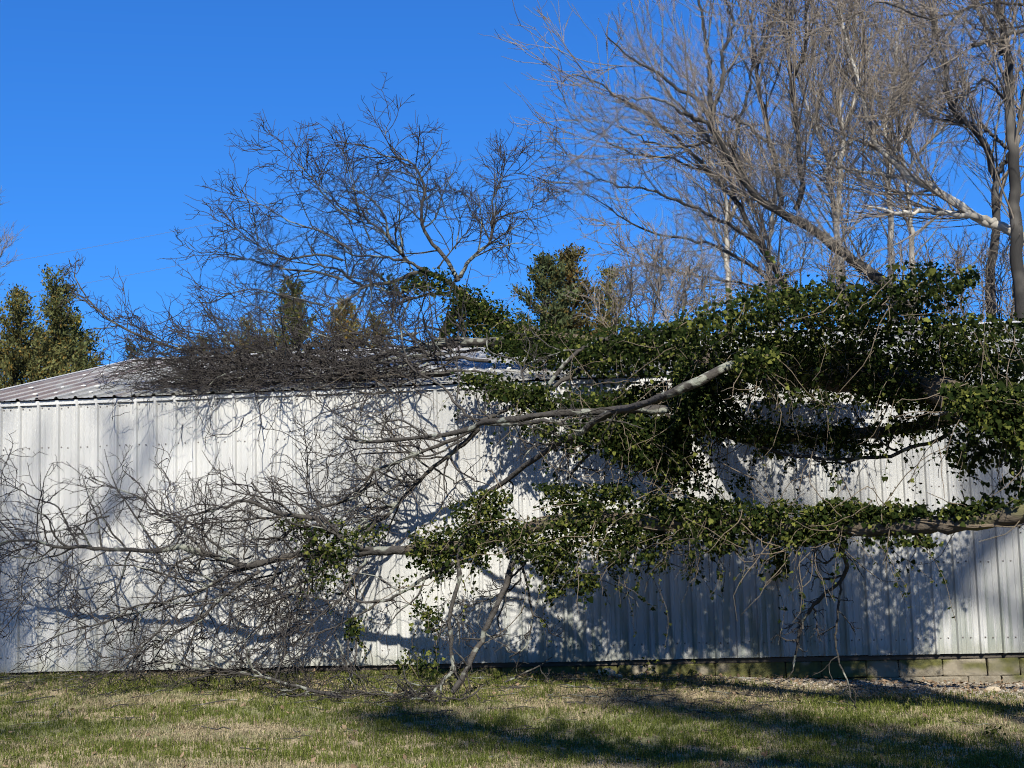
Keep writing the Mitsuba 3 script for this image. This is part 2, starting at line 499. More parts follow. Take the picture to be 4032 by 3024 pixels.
def DC(x):
    """How far the lower limb stands before the wall, by where it is in the picture."""
    return np.interp(x, [-200, 1276, 1830, 2700, 4032], [.95, 1.05, 1.45, 2.5, 4.2])


tree = thing('fallen_tree', 'large fallen leafless tree lying across the shed roof, its limbs hung with ivy', 'tree')
LIMBS = [  # (frame, pixels, distance before the wall, radius at start, radius at end, zone)
    # trunk, over the roof, up to the raised neck of the crown
    ('D', [(3000, 1230), (2600, 1130), (2300, 1050), (1950, 960), (1700, 890), (1400, 830), (900, 800), (500, 740), (100, 670)], [5.0, 4.7, 4.3, 3.8, 3.3, 2.7, 2.1, 1.3, .6], .15, .10, 'big'),
    ('B', [(2300, 1640), (1900, 1600), (1500, 1560), (1200, 1500), (1000, 1430), (870, 1340), (750, 1220)], [-.1, -.5, -1.0, -1.4, -1.7, -1.9, -2.0], .085, .06, 'big'),
    ('B', [(790, 1330), (720, 1390), (660, 1500), (620, 1600)], [-1.7, -1.9], .06, .035, 'big'),
    # lower limb
    ('r4', [(2300, 140), (2100, 180), (1700, 240), (1200, 270), (700, 280), (300, 270), (0, 262)], DC, .068, .062, 'big'),
    ('r3', [(3167, 362), (2700, 350), (2200, 360), (1700, 310), (1250, 350), (800, 480), (500, 555), (0, 590)], DC, .064, .055, 'big'),
    ('r2', [(1775, 588), (1500, 600), (1000, 620), (850, 622), (600, 680), (400, 728), (200, 672), (0, 620)], DC, .052, .04, 'low'),
    ('r1', [(1775, 628), (1600, 560), (1350, 592), (1100, 582), (950, 590), (700, 560), (480, 562), (300, 502), (0, 520), (-200, 540)], DC, .038, .010, 'low'),
    # middle limb and its dark underside companion
    ('D', [(2400, 980), (2212, 985), (1950, 1000), (1800, 1050), (1500, 1130), (1200, 1160), (900, 1180), (560, 1185), (200, 1130), (-100, 1050)], [3.6, 3.1, 2.7, 2.2, 1.7, 1.3], .06, .026, 'big'),
    ('D', [(1740, 1150), (1600, 1220), (1300, 1310), (960, 1332), (640, 1290), (300, 1190), (100, 1120)], [2.9, 2.6, 2.3, 1.8], .018, .016, 'mid'),
    # lichen-pale limbs that cross before the wall
    ('E', [(2750, 130), (2480, 250), (2212, 375), (2030, 450), (1900, 500), (1740, 530), (1560, 650), (1330, 780), (1180, 890), (1030, 1000), (900, 1090)], [2.7, 3.7, 3.8, 3.5, 3.2, 2.8, 2.4, 2.0, 1.7, 1.5, 1.35], .042, .026, 'mid'),
    ('E', [(2115, 512), (1900, 512), (1700, 528), (1500, 532), (1300, 552), (1100, 580), (960, 592), (870, 622), (700, 672), (550, 692), (300, 712), (150, 730), (20, 690)], [2.4, 2.2, 1.5, .8], .040, .014, 'mid'),
    ('E', [(1545, 640), (1350, 590), (1200, 602), (1050, 610), (900, 600)], [2.1, 1.3], .024, .022, 'mid'),
    ('E', [(890, 640), (800, 730), (620, 870), (480, 1000), (300, 1190), (140, 1290), (0, 1390)], [.9, .55, .6], .032, .02, 'low'),
    ('E', [(880, 630), (700, 720), (540, 780), (380, 850), (220, 900), (150, 1000), (0, 1100), (-150, 1140)], [.9, .8, .7], .026, .010, 'low'),
    ('E', [(800, 700), (620, 800), (500, 812), (220, 760), (0, 800), (-200, 850)], [.9, .7], .015, .006, 'low'),
    ('E', [(870, 600), (740, 470), (640, 350), (460, 250), (420, 180), (390, 50), (380, -60)], [.9, .6, .4, .3], .016, .007, 'mid'),
    ('E', [(560, 690), (400, 590), (300, 590), (120, 620), (0, 500)], [.8, .7], .014, .006, 'low'),
    ('E', [(1330, 390), (1400, 270), (1550, 130), (1700, 60), (1900, 80), (2100, 10), (2300, 40)], [.6, .5, .4], .022, .03, 'mid'),
    ('E', [(1310, 580), (1190, 470), (1180, 320), (1130, 200), (960, 140), (940, 20)], [1.0, .6, .3], .014, .007, 'mid'),
    ('E', [(1150, 480), (1330, 385), (1560, 255), (1860, 120), (2020, 30)], [.7, .4, .2], .022, .034, 'mid'),
    ('E', [(1540, 130), (1380, 120), (1220, 0)], [.4, .2], .012, .006, 'mid'),
    ('E', [(1600, 800), (1530, 880), (1460, 970)], [1.8, 1.7], .014, .012, 'mid'),
    ('E', [(1150, 470), (1050, 520), (960, 570), (880, 600)], [.7, .9], .024, .02, 'mid'),
    ('E', [(1960, 640), (1840, 600), (1710, 575)], [2.5, 2.4], .005, .009, 'mid'),
    # the limb lying along the roof
    ('E', [(1050, 60), (940, 72), (700, 82), (560, 105), (300, 150), (100, 205), (-150, 230)], [-.4, -.25], .05, .022, 'roof'),
    ('E', [(700, 300), (500, 300), (300, 330), (100, 340), (-100, 350)], [.02, .05], .03, .018, 'roof'),
    ('A', [(2212, 590), (1990, 590), (1860, 625), (1650, 690), (1500, 700), (1380, 645), (1200, 622), (1000, 565), (830, 490), (720, 430), (620, 340), (540, 260), (480, 150), (490, 60)], [-.6, -.5, -.5, -.6, -.8], .03, .006, 'sparse'),
    ('A', [(2212, 700), (2000, 720), (1750, 700), (1600, 710), (1400, 760), (1200, 800)], [-.3, -.1], .022, .008, 'roof'),
    ('A', [(2212, 850), (1900, 860), (1600, 880), (1300, 870)], [0, .1], .016, .006, 'roof'),
    ('V', [(960, 765), (860, 772), (760, 800), (640, 818), (520, 832), (400, 820), (300, 800)], [.0, .1, -.1], .018, .006, 'roof'),
    ('V', [(900, 720), (780, 742), (660, 762), (540, 790), (430, 800), (320, 770)], [-.9, -.6, -.4], .02, .006, 'roof'),
    ('V', [(860, 800), (740, 785), (620, 765), (500, 755), (380, 745), (280, 700)], [-.2, -.5, -.7], .016, .005, 'roof'),
    ('V', [(1000, 800), (900, 815), (820, 850), (760, 845), (700, 860)], [.2, .25], .014, .006, 'roof'),
    ('E', [(950, 200), (700, 180), (400, 230), (100, 262), (-200, 300)], [-.1, .0], .02, .008, 'roof'),
    ('E', [(1000, 285), (760, 262), (500, 292), (200, 312)], [.05, .1], .016, .007, 'roof'),
    ('E', [(900, 125), (600, 150), (300, 95), (0, 60)], [-.5, -.7], .018, .007, 'roof'),
    # crown
    ('B', [(760, 1160), (680, 1020), (590, 920), (540, 830), (520, 720), (540, 600), (520, 510), (470, 410), (390, 370), (270, 350), (170, 290), (0, 265), (-80, 230)], [-1.9, -1.8, -1.6], .034, .006, 'crown'),
    ('B', [(390, 370), (300, 260), (290, 180), (320, 110), (310, 50)], [-1.65, -1.5], .009, .003, 'crown'),
    ('B', [(540, 590), (450, 575), (300, 620), (170, 670)], [-1.75, -2.0], .012, .005, 'crown'),
    ('B', [(770, 1140), (830, 1030), (900, 970), (960, 920), (980, 800), (980, 640), (1000, 590), (1040, 500), (1062, 380), (1030, 330)], [-1.9, -2.2, -2.3], .032, .005, 'crown'),
    ('B', [(985, 610), (1000, 530), (998, 465)], [-2.25, -2.2], .01, .008, 'crown'),
    ('B', [(1050, 492), (1130, 465), (1220, 480), (1300, 500), (1400, 525)], [-2.3, -2.6], .009, .003, 'crown'),
    ('B', [(980, 800), (1060, 740), (1150, 715), (1230, 690), (1240, 640)], [-2.25, -2.1], .017, .007, 'crown'),
    ('B', [(1110, 730), (1100, 830), (1050, 920), (980, 940)], [-2.2, -2.1], .009, .004, 'crown'),
    ('B', [(620, 1080), (720, 960), (800, 860), (860, 770), (830, 640), (760, 580)], [-1.6, -1.4], .014, .004, 'crown'),
    ('B', [(740, 955), (765, 800), (720, 680), (740, 560)], [-1.5, -1.3], .012, .005, 'crown'),
    ('B', [(720, 760), (620, 730), (560, 690)], [-1.4, -1.3], .007, .004, 'crown'),
    ('B', [(620, 1130), (440, 1040), (380, 960), (310, 880), (290, 770), (200, 640), (60, 560)], [-1.8, -1.6, -1.3], .032, .006, 'crown'),
    ('B', [(440, 1045), (300, 1010), (200, 1000), (60, 990), (-40, 890), (-200, 800)], [-1.7, -1.4], .022, .006, 'crown'),
    ('B', [(310, 880), (200, 790), (100, 720), (0, 690), (-120, 560), (-260, 480)], [-1.6, -1.2], .02, .005, 'crown'),
    ('B', [(745, 1210), (620, 1130), (480, 1110), (330, 1170), (150, 1190), (60, 1150), (0, 1100), (-150, 1060), (-400, 1020)], [-1.9, -1.7, -1.5], .04, .010, 'crown'),
    ('B', [(700, 1240), (560, 1250), (450, 1280), (380, 1260), (180, 1185)], [-1.8, -1.6], .026, .018, 'crown'),
    ('B', [(450, 1280), (400, 1370), (280, 1480)], [-1.7, -1.3], .018, .008, 'crown'),
    ('B', [(150, 1200), (50, 1280), (-150, 1340)], [-1.6, -1.2], .024, .008, 'crown'),
    ('V', [(740, 605), (690, 590), (600, 578), (540, 560), (480, 545), (430, 545), (395, 530)], [-1.5, -1.2], .02, .004, 'crown'),
    ('V', [(740, 562), (690, 550), (620, 556), (560, 530), (500, 490), (450, 470)], [-1.4, -1.0], .02, .004, 'crown'),
    ('V', [(760, 540), (690, 500), (620, 475), (560, 440), (500, 420)], [-1.3, -.9], .016, .004, 'crown'),
    ('V', [(760, 480), (700, 420), (660, 370), (610, 330), (560, 300)], [-1.2, -1.0], .014, .004, 'crown'),
    ('V', [(800, 520), (770, 440), (760, 370), (730, 310)], [-1.5, -1.4], .013, .004, 'crown'),
    ('V', [(700, 660), (620, 640), (540, 625), (470, 640), (420, 610)], [-1.2, -.8], .018, .005, 'crown'),
    # low branches on the left, before the wall
    ('r2', [(1500, 340), (1330, 420), (1100, 540), (900, 640), (700, 780), (400, 850), (100, 900), (-100, 990)], [.65, .8, .9], .022, .006, 'low'),
    ('r2', [(1500, 340), (1380, 500), (1240, 640), (1050, 740), (830, 900), (650, 1070), (560, 1200), (450, 1290), (330, 1400), (150, 1500)], [.65, .9, 1.1, 1.3], .028, .007, 'low'),
    ('r2', [(1500, -10), (1310, 130), (1150, 180), (980, 232), (850, 282), (640, 292), (420, 322), (200, 342), (0, 352), (-250, 420), (-500, 470)], [.7, .7, .8], .022, .006, 'low'),
    ('r2', [(1720, 0), (1480, 170), (1340, 202), (1200, 270), (1050, 200), (900, 50)], [.7, .7], .013, .005, 'low'),
    ('r2', [(1520, 592), (1340, 560), (1180, 472), (1050, 380), (1010, 312), (850, 292), (640, 262), (480, 190), (330, 152), (200, 210), (0, 268), (-170, 310), (-300, 300)], [1.2, 1.15, 1.1, 1.0], .036, .010, 'low'),
    ('r2', [(420, 0), (520, 120), (640, 270)], [.9, 1.0], .012, .016, 'low'),
    ('r2', [(1170, 230), (1120, 320), (980, 400), (800, 480), (700, 560)], [.7, .8], .011, .005, 'low'),
    ('r1', [(2080, 670), (1850, 520), (1720, 400), (1580, 312), (1400, 250), (1250, 130)], [1.0, .9, .8], .017, .006, 'low'),
    ('r1', [(1780, 610), (1560, 390), (1480, 330), (1330, 240), (1220, 130), (1000, 50), (800, -40)], [1.05, .9, .8], .018, .006, 'low'),
    ('r1', [(2200, 740), (2050, 770), (1900, 850), (1700, 962), (1500, 1010), (1300, 1100), (1000, 1190), (700, 1270), (500, 1322), (250, 1480)], [1.0, 1.2, 1.5], .022, .006, 'low'),
    ('r1', [(1750, 622), (1540, 702), (1420, 880), (1340, 990), (1240, 1150), (1180, 1300)], [1.0, 1.15, 1.3], .016, .007, 'low'),
    ('r1', [(2260, 770), (2000, 950), (1880, 1050), (1700, 1212), (1500, 1330), (1300, 1440), (1150, 1500), (900, 1560)], [1.1, 1.3, 1.6], .024, .007, 'low'),
    ('r1', [(680, 545), (600, 400), (520, 240), (440, 180), (300, 140), (150, 50), (0, 10)], [.95, .8], .014, .005, 'low'),
    ('r1', [(470, 560), (400, 620), (280, 660), (150, 652), (0, 622), (-150, 610)], [.95, .9], .011, .005, 'low'),
    ('r1', [(640, 620), (400, 830), (230, 970), (20, 1070)], [1.0, 1.1], .009, .003, 'low'),
    ('r1', [(920, 600), (720, 700), (520, 780)], [1.0, 1.1], .01, .003, 'low'),
    ('r1', [(950, 290), (800, 330), (600, 400), (320, 432), (0, 412)], [.85, .8], .012, .004, 'low'),
    ('r1', [(2212, 640), (2120, 660), (2190, 500), (2212, 420)], [1.0, .9], .012, .009, 'low'),
    ('r2', [(1420, 660), (1370, 740), (1250, 920), (1150, 1070), (1000, 1180), (850, 1330), (800, 1420)], [1.2, 1.3, 1.4], .017, .008, 'low'),
    ('r2', [(820, 660), (780, 800), (740, 900), (700, 1100), (600, 1200)], [1.05, 1.2], .011, .005, 'low'),
    ('r2', [(600, 720), (620, 800), (540, 930), (530, 1040), (580, 1150), (480, 1300)], [1.05, 1.25], .012, .005, 'low'),
    ('r2', [(2180, 700), (2000, 790), (1850, 880), (1700, 980), (1540, 1035), (1350, 1035), (1180, 920)], [1.5, 1.4, 1.3], .024, .012, 'low'),
    ('r2', [(1530, 1040), (1400, 1130), (1300, 1170), (1150, 1260), (900, 1330)], [1.35, 1.4], .014, .006, 'low'),
    ('r2', [(1330, 1350), (1330, 1500), (1300, 1659), (1260, 1720)], [1.4, 1.6], .013, .011, 'low'),
    ('r2', [(1140, 1320), (1200, 1450), (1250, 1600), (1270, 1659)], [1.3, 1.4], .013, .01, 'low'),
    # the two limbs that prop the tree on the lawn, and the thin dark ones beside them
    ('r3', [(640, 250), (560, 420), (480, 560), (450, 750), (460, 900), (400, 1050), (370, 1250), (392, 1400), (400, 1560), (440, 1680), (480, 1740)], [1.5, 1.6, 1.7, 1.7], .026, .016, 'prop'),
    ('r3', [(950, 560), (930, 640), (880, 830), (830, 980), (750, 1150), (650, 1370), (560, 1550), (500, 1680), (400, 1830)], [1.7, 1.8, 1.9, 2.1], .03, .024, 'prop'),
    ('r3', [(1090, 620), (1000, 740), (890, 860), (850, 1050), (800, 1180), (820, 1320)], [1.6, 1.5], .013, .007, 'prop'),
    ('r3', [(1010, 740), (1050, 870), (1080, 1050), (1098, 1170), (1080, 1300), (1020, 1450), (900, 1520)], [1.6, 1.5], .012, .007, 'prop'),
    ('r3', [(1098, 1160), (1180, 1190), (1250, 1290)], [1.5, 1.4], .008, .004, 'prop'),
    ('r3', [(1000, 835), (900, 940), (800, 980), (540, 1072), (420, 1040), (320, 1030)], [1.5, 1.3], .010, .004, 'prop'),
    ('r3', [(540, 1072), (440, 1180), (400, 1260)], [1.35, 1.3], .006, .004, 'prop'),
    ('r3', [(1270, 1520), (1150, 1600), (1000, 1670), (860, 1740)], [1.0, 1.3], .006, .011, 'prop'),
    ('r4', [(630, 400), (640, 520), (672, 620), (610, 750), (450, 880), (310, 1040), (280, 1130), (240, 1250), (220, 1420), (200, 1500)], [3.0, 2.7, 2.4, 2.2], .021, .010, 'prop'),
    ('r4', [(620, 740), (610, 880), (590, 1050), (570, 1280), (590, 1420), (640, 1550), (690, 1660), (700, 1760)], [2.75, 2.6, 2.5, 2.6], .012, .007, 'prop'),
    ('r4', [(620, 470), (560, 530), (480, 590), (400, 540), (380, 480)], [2.9, 2.8], .011, .006, 'prop'),
    ('r4', [(650, 510), (740, 600), (815, 720)], [2.9, 2.8], .006, .003, 'prop'),
    # branches lying on the lawn
    ('G', [(690, 1250), (560, 1220), (420, 1200), (280, 1210), (80, 1190), (-200, 1150), (-400, 1090), (-600, 1030)], [2.3, 2.0, 1.7, 1.4], .013, .006, 'lawn'),
    ('G', [(730, 1030), (670, 1080), (590, 1180), (540, 1240)], [1.7, 2.1], .02, .012, 'lawn'),
    ('G', [(620, 1180), (500, 1200), (390, 1140)], [2.1, 2.0], .015, .009, 'lawn'),
    ('G', [(900, 1140), (860, 1180), (760, 1220)], [2.2, 2.3], .007, .010, 'lawn'),
    ('F', [(2212, 1200), (2000, 1150), (1800, 1100), (1550, 1040), (1400, 1035), (1200, 1000), (1000, 960)], [2.1, 1.8, 1.5, 1.4], .02, .008, 'lawn'),
    ('F', [(1100, 700), (900, 900), (800, 1000), (700, 1040)], [1.6, 1.9], .012, .006, 'lawn'),
]
Z = {}
for fr, pts, d, r0, r1, zone in LIMBS:
    n = 30 if r0 > .03 else 22
    if zone == 'low':
        r0, r1 = r0 * .85, max(r1 * .75, .003)
    if zone == 'crown':
        r0, r1 = r0 * .8, max(r1 * .65, .0025)
    P, R = traced(fr, pts, d, r0, r1, n, min(.006, r0 * .35), rng)
    if zone in ('roof', 'lawn', 'sparse'):
        P = keep_out(P[None], rng, .01 + R.mean())[0]
    R = R * (1 + .10 * rng.normal(size=n).clip(-2, 2) * (r0 > .02))
    if zone == 'big':
        R *= 1 + .16 * (meshkit.noise(P * 5, 3) - .5)
    v, f = tubes(P[None], R[None], 12 if r0 > .05 else 8 if r0 > .02 else 6)
    # round end caps
    s = 12 if r0 > .05 else 8 if r0 > .02 else 6
    for e, base_i in ((0, 0), (n - 1, (n - 1) * s)):
        v = np.vstack([v, P[e] + (P[e] - P[1 if e == 0 else n - 2]) * .15])
        a = np.arange(s)
        f = np.vstack([f, np.stack([base_i + a, base_i + (a + 1) % s, 0 * a + len(v) - 1], -1)[:, ::(-1 if e == 0 else 1)]])
    name = 'trunk' if (zone == 'big' and r0 > .12) else 'limb'
    key = obj(name, mikit.ply((v, f), 'mat_bark_big' if zone == 'big' else 'mat_bark', smooth=True), tree)
    if zone == 'prop' and r0 >= .03:
        tag(key, 'smooth gray bare limb propped slanting on the lawn')
    Z.setdefault(zone, []).append((catmull(P, 16), np.interp(np.linspace(0, 1, 16), np.linspace(0, 1, n), R)))

ROOT = np.array([17.2, -7.5, .25])
for path, r0, r1 in (([ROOT, (16.0, -7.0, .9), (14.6, -6.3, 1.8), tuple(at(*src('D', 3000, 1230), 5.2))], .27, .15), ([(15.2, -6.6, 1.45), (14.0, -6.0, 1.5), (12.8, -5.2, 1.45), tuple(at(*src('r4', 2300, 140), 4.2))], .12, .068), ([(14.4, -6.2, 1.9), (13.0, -5.0, 2.3), (12.0, -4.3, 2.5), tuple(at(*src('D', 2400, 980), 3.6))], .10, .06)):
    P = catmull(np.array(path, float), 24)
    obj('trunk', mikit.ply(tubes(P[None], np.linspace(r0, r1, 24)[None], 12), 'mat_bark_big', smooth=True), tree)
rr = np.random.default_rng(91)
Q = []
for _ in range(26):
    d = np.array([rr.normal(.5, .35), rr.normal(0, .8), rr.normal(0, .8)])
    d /= np.linalg.norm(d)
    Q.append(catmull(np.array([ROOT + [-.25, 0, .1], ROOT + d * .5, ROOT + d * rr.uniform(.8, 1.5) + rr.normal(0, .15, 3)]), 9))
tag(obj('root', mikit.ply(tubes(np.array(Q), np.tile(np.linspace(.09, .015, 9), (26, 1)), 7), 'mat_bark_big', smooth=True), tree), kind='stuff')

twigs, n_branch = [], 0


def spread_tree(zone, n1, l1, n2, l2, n3, l3, trop, wig=.22, flat=.2, rmax=.011, curl=.05, sel=None, shrink=.5):
    global n_branch
    P = np.stack([a for a, _ in Z[zone]])
    R = np.stack([b for _, b in Z[zone]])
    if sel is not None:
        P, R = P[sel], R[sel]
    Q1, S1 = grow(P, R, n1, rng, l1, (28, 70), trop, wig, 9, .15, .6, .003, rmax, flat, curl=curl, shrink=shrink)
    Q2, S2 = grow(Q1, S1, n2, rng, l2, (30, 70), trop, wig * 1.1, 7, .1, .7, .0026, .006, flat, curl=curl)
    Q3, S3 = grow(np.concatenate([Q2]), S2, n3, rng, l3, (30, 75), trop, wig * 1.2, 5, .1, .8, .0021, .0035, flat * .5, curl=curl)
    if zone == 'roof':                                                # only a few of them droop past the eave
        for nm in (0, 1, 2):
            A, B = ((Q1, S1), (Q2, S2), (Q3, S3))[nm]
            ok = (A[..., 2].min(1) > EAVE - .12) | (rng.random(len(A)) < .12)
            if nm == 0:
                Q1, S1 = A[ok], B[ok]
            elif nm == 1:
                Q2, S2 = A[ok], B[ok]
            else:
                Q3, S3 = A[ok], B[ok]
        n1 = len(Q1)
    order = np.argsort(-np.linalg.norm(np.diff(Q1, axis=1), axis=2).sum(1) * S1[:, 0])
    big = order[:min(45, n1)]
    for i in big:
        obj('branch', mikit.ply(tubes(Q1[i:i + 1], S1[i:i + 1], 5), 'mat_bark', smooth=True), tree)
    rest = np.setdiff1d(np.arange(n1), big)
    if len(rest):
        twigs.append(tubes(Q1[rest], S1[rest], 4))
    twigs.append(tubes(Q2, S2, 3))
    twigs.append(tubes(Q3, S3, 3))
    return Q2


spread_tree('crown', 330, (.45, 1.25), 1400, (.2, .6), 3000, (.07, .24), (-.02, 0, .02), .14, .2, shrink=.72)
spread_tree('roof', 430, (.5, 1.9), 1500, (.25, .9), 2100, (.08, .32), (-.05, -.02, .006), .3, 0)
spread_tree('sparse', 26, (.2, .8), 110, (.1, .4), 260, (.05, .2), (-.02, 0, .03), .22, 0)
spread_tree('low', 300, (.4, 1.5), 1200, (.2, .7), 2600, (.06, .26), (-.05, 0, -.002), .2, .3)
spread_tree('mid', 40, (.3, .9), 200, (.12, .4), 400, (.05, .18), (-.05, 0, -.01), .22, .3)
spread_tree('prop', 50, (.2, .6), 160, (.1, .3), 250, (.04, .12), (-.02, 0, -.03), .25, .2)
spread_tree('lawn', 85, (.3, 1.0), 320, (.12, .4), 520, (.05, .2), (-.03, 0, .01), .25, 0)
tag(obj('twig', mikit.ply(join(twigs), 'mat_twig', smooth=True), tree), 'tangle of thin dark leafless twigs', kind='stuff')


# ------------------------------------------------------------------ ivy
def ivy_leaf(kind, rng):
    """A lobed leaf about one unit long, hanging from its base along -z, folded a little along the midrib."""
    if kind == 0:
        o = [(0, 0), (.22, .12), (.50, -.02), (.38, -.30), (.46, -.48), (.20, -.60), (0, -1.0)]
    elif kind == 1:
        o = [(0, 0), (.26, .10), (.44, -.14), (.36, -.40), (.24, -.66), (0, -.95)]
    else:
        o = [(0, 0), (.20, .16), (.56, .0), (.34, -.24), (.42, -.52), (.14, -.62), (0, -1.05)]
    o = np.array(o)
    pts = [(0, 0, 0)] + [(x, .10 * abs(x) + .05 * y * y, y) for x, y in o[1:-1]] + [(0, .07, o[-1][1])] + [(-x, .10 * abs(x) + .05 * y * y, y) for x, y in o[1:-1][::-1]]
    mid = (0, .02, -.42)
    v = np.array(pts + [mid])
    n = len(pts)
    f = np.array([(i, (i + 1) % n, n) for i in range(n)])
    return v, f


LEAVES = [ivy_leaf(k, None) for k in range(3)]


def in_poly(x, y, poly):
    poly = np.asarray(poly, float)
    c = np.zeros(len(x), bool)
    for (x0, y0), (x1, y1) in zip(poly, np.roll(poly, -1, axis=0)):
        k = ((y0 > y) != (y1 > y)) & (x < (x1 - x0) * (y - y0) / (y1 - y0 + 1e-12) + x0)
        c ^= k
    return c


def sample_poly(fr, poly, n, d, thick, rng, gap=.42, soft=38):
    poly = np.asarray(poly, float)
    lo, hi = poly.min(0), poly.max(0)
    x = rng.uniform(lo[0], hi[0], n * 4)
    y = rng.uniform(lo[1], hi[1], n * 4)
    jx, jy = x + rng.normal(0, soft, len(x)), y + rng.normal(0, soft, len(y))
    k = in_poly(jx, jy, poly)
    x, y = x[k][:n], y[k][:n]
    sx, sy = src(fr, x, y)
    dd = (d[0] + (d[1] - d[0]) * np.clip((y - d[2]) / (d[3] - d[2]), 0, 1) if isinstance(d, tuple) else d(sx) if callable(d) else d) + rng.uniform(-.5, .5, len(sx)) * thick
    p = at(sx, sy, dd)
    g = .6 * meshkit.fbm(p * 3.2, 3, 6) + .4 * meshkit.fbm(p * 9.0, 2, 7)
    p = p[g > gap + rng.normal(0, .03, len(p)) + .055]
    on_roof = (p[:, 1] > -.1) & (p[:, 1] < DEPTH)
    p[:, 2] = np.where(on_roof, np.maximum(p[:, 2], roofz(p[:, 1]) + .02), p[:, 2])
    p[:, 1] = np.where((p[:, 2] < EAVE) & (p[:, 1] > -.03), -.03 - rng.random(len(p)) * .1, p[:, 1])
    return p[p[:, 2] > gz(p[:, 0], p[:, 1]) + .02]


def rot_from(normal, spin, hang):
    """Frames whose local -z runs along the leaf: mostly downwards, the blade's front (-y) towards normal."""
    n = normal / np.linalg.norm(normal, axis=1, keepdims=True)
    up = np.array([0, 0, 1.0]) + hang
    z = up - (up * n).sum(1, keepdims=True) * n
    z /= np.linalg.norm(z, axis=1, keepdims=True) + 1e-9
    y = -n
    x = np.cross(y, z)
    c, s = np.cos(spin)[:, None], np.sin(spin)[:, None]
    x2, z2 = x * c + z * s, -x * s + z * c
    return np.stack([x2, y, z2], -1)                                   # columns


def leaf_color(n, rng, young):
    a = rng.random((n, 1)) ** 2
    c = np.array([.013, .023, .007]) * (1 - a) + np.array([.040, .052, .014]) * a
    y = (rng.random((n, 1)) < young) * rng.uniform(.35, 1, (n, 1))
    return (c * (1 - y) + np.array([.17, .18, .042]) * y) * rng.uniform(.8, 1.2, (n, 1))


def leaf_mesh(p, size, rng, young=.2, tilt=.8):
    n = len(p)
    nrm = np.array([0.05, -.6, .5]) + rng.normal(0, tilt, (n, 3))
    M = rot_from(nrm, rng.normal(0, .5, n), rng.normal(0, .35, (n, 3)))
    kind = rng.integers(0, 3, n)
    col = leaf_color(n, rng, young)
    vs, fs, cs, o = [], [], [], 0
    for k, (lv, lf) in enumerate(LEAVES):
        i = np.nonzero(kind == k)[0]
        v = np.einsum('nij,kj->nki', M[i], lv) * size[i][:, None, None] + p[i][:, None]
        vs.append(v.reshape(-1, 3))
        fs.append((lf[None] + (np.arange(len(i)) * len(lv))[:, None, None]).reshape(-1, 3) + o)
        o += len(i) * len(lv)
        cs.append(np.repeat(col[i], len(lv), axis=0))
    return np.vstack(vs), np.vstack(fs), np.vstack(cs)


leaf_variants = [[mikit.ply(LEAVES[k], 'mat_ivy', smooth=True, color=np.tile(c, (len(LEAVES[k][0]), 1))) for c in leaf_color(7, np.random.default_rng(40 + k), .3)] for k in range(3)]


def vine_paths(p, n, rng, L=(.3, .9), r=.004, trop=(0, 0, -.12)):
    i = rng.choice(len(p), n)
    base = p[i]
    d = rng.normal(size=(n, 3)) + [0, -.2, -.6]
    d /= np.linalg.norm(d, axis=1, keepdims=True)
    N = 8
    step = (rng.uniform(*L, n) / N)[:, None]
    pts = [base]
    for _ in range(N):
        d = d + rng.normal(size=(n, 3)) * .25 + trop
        d /= np.linalg.norm(d, axis=1, keepdims=True)
        pts.append(pts[-1] + d * step)
    Q = keep_out(np.stack(pts, 1), rng)
    return Q, np.tile(np.linspace(r, r * .5, N + 1), (n, 1))


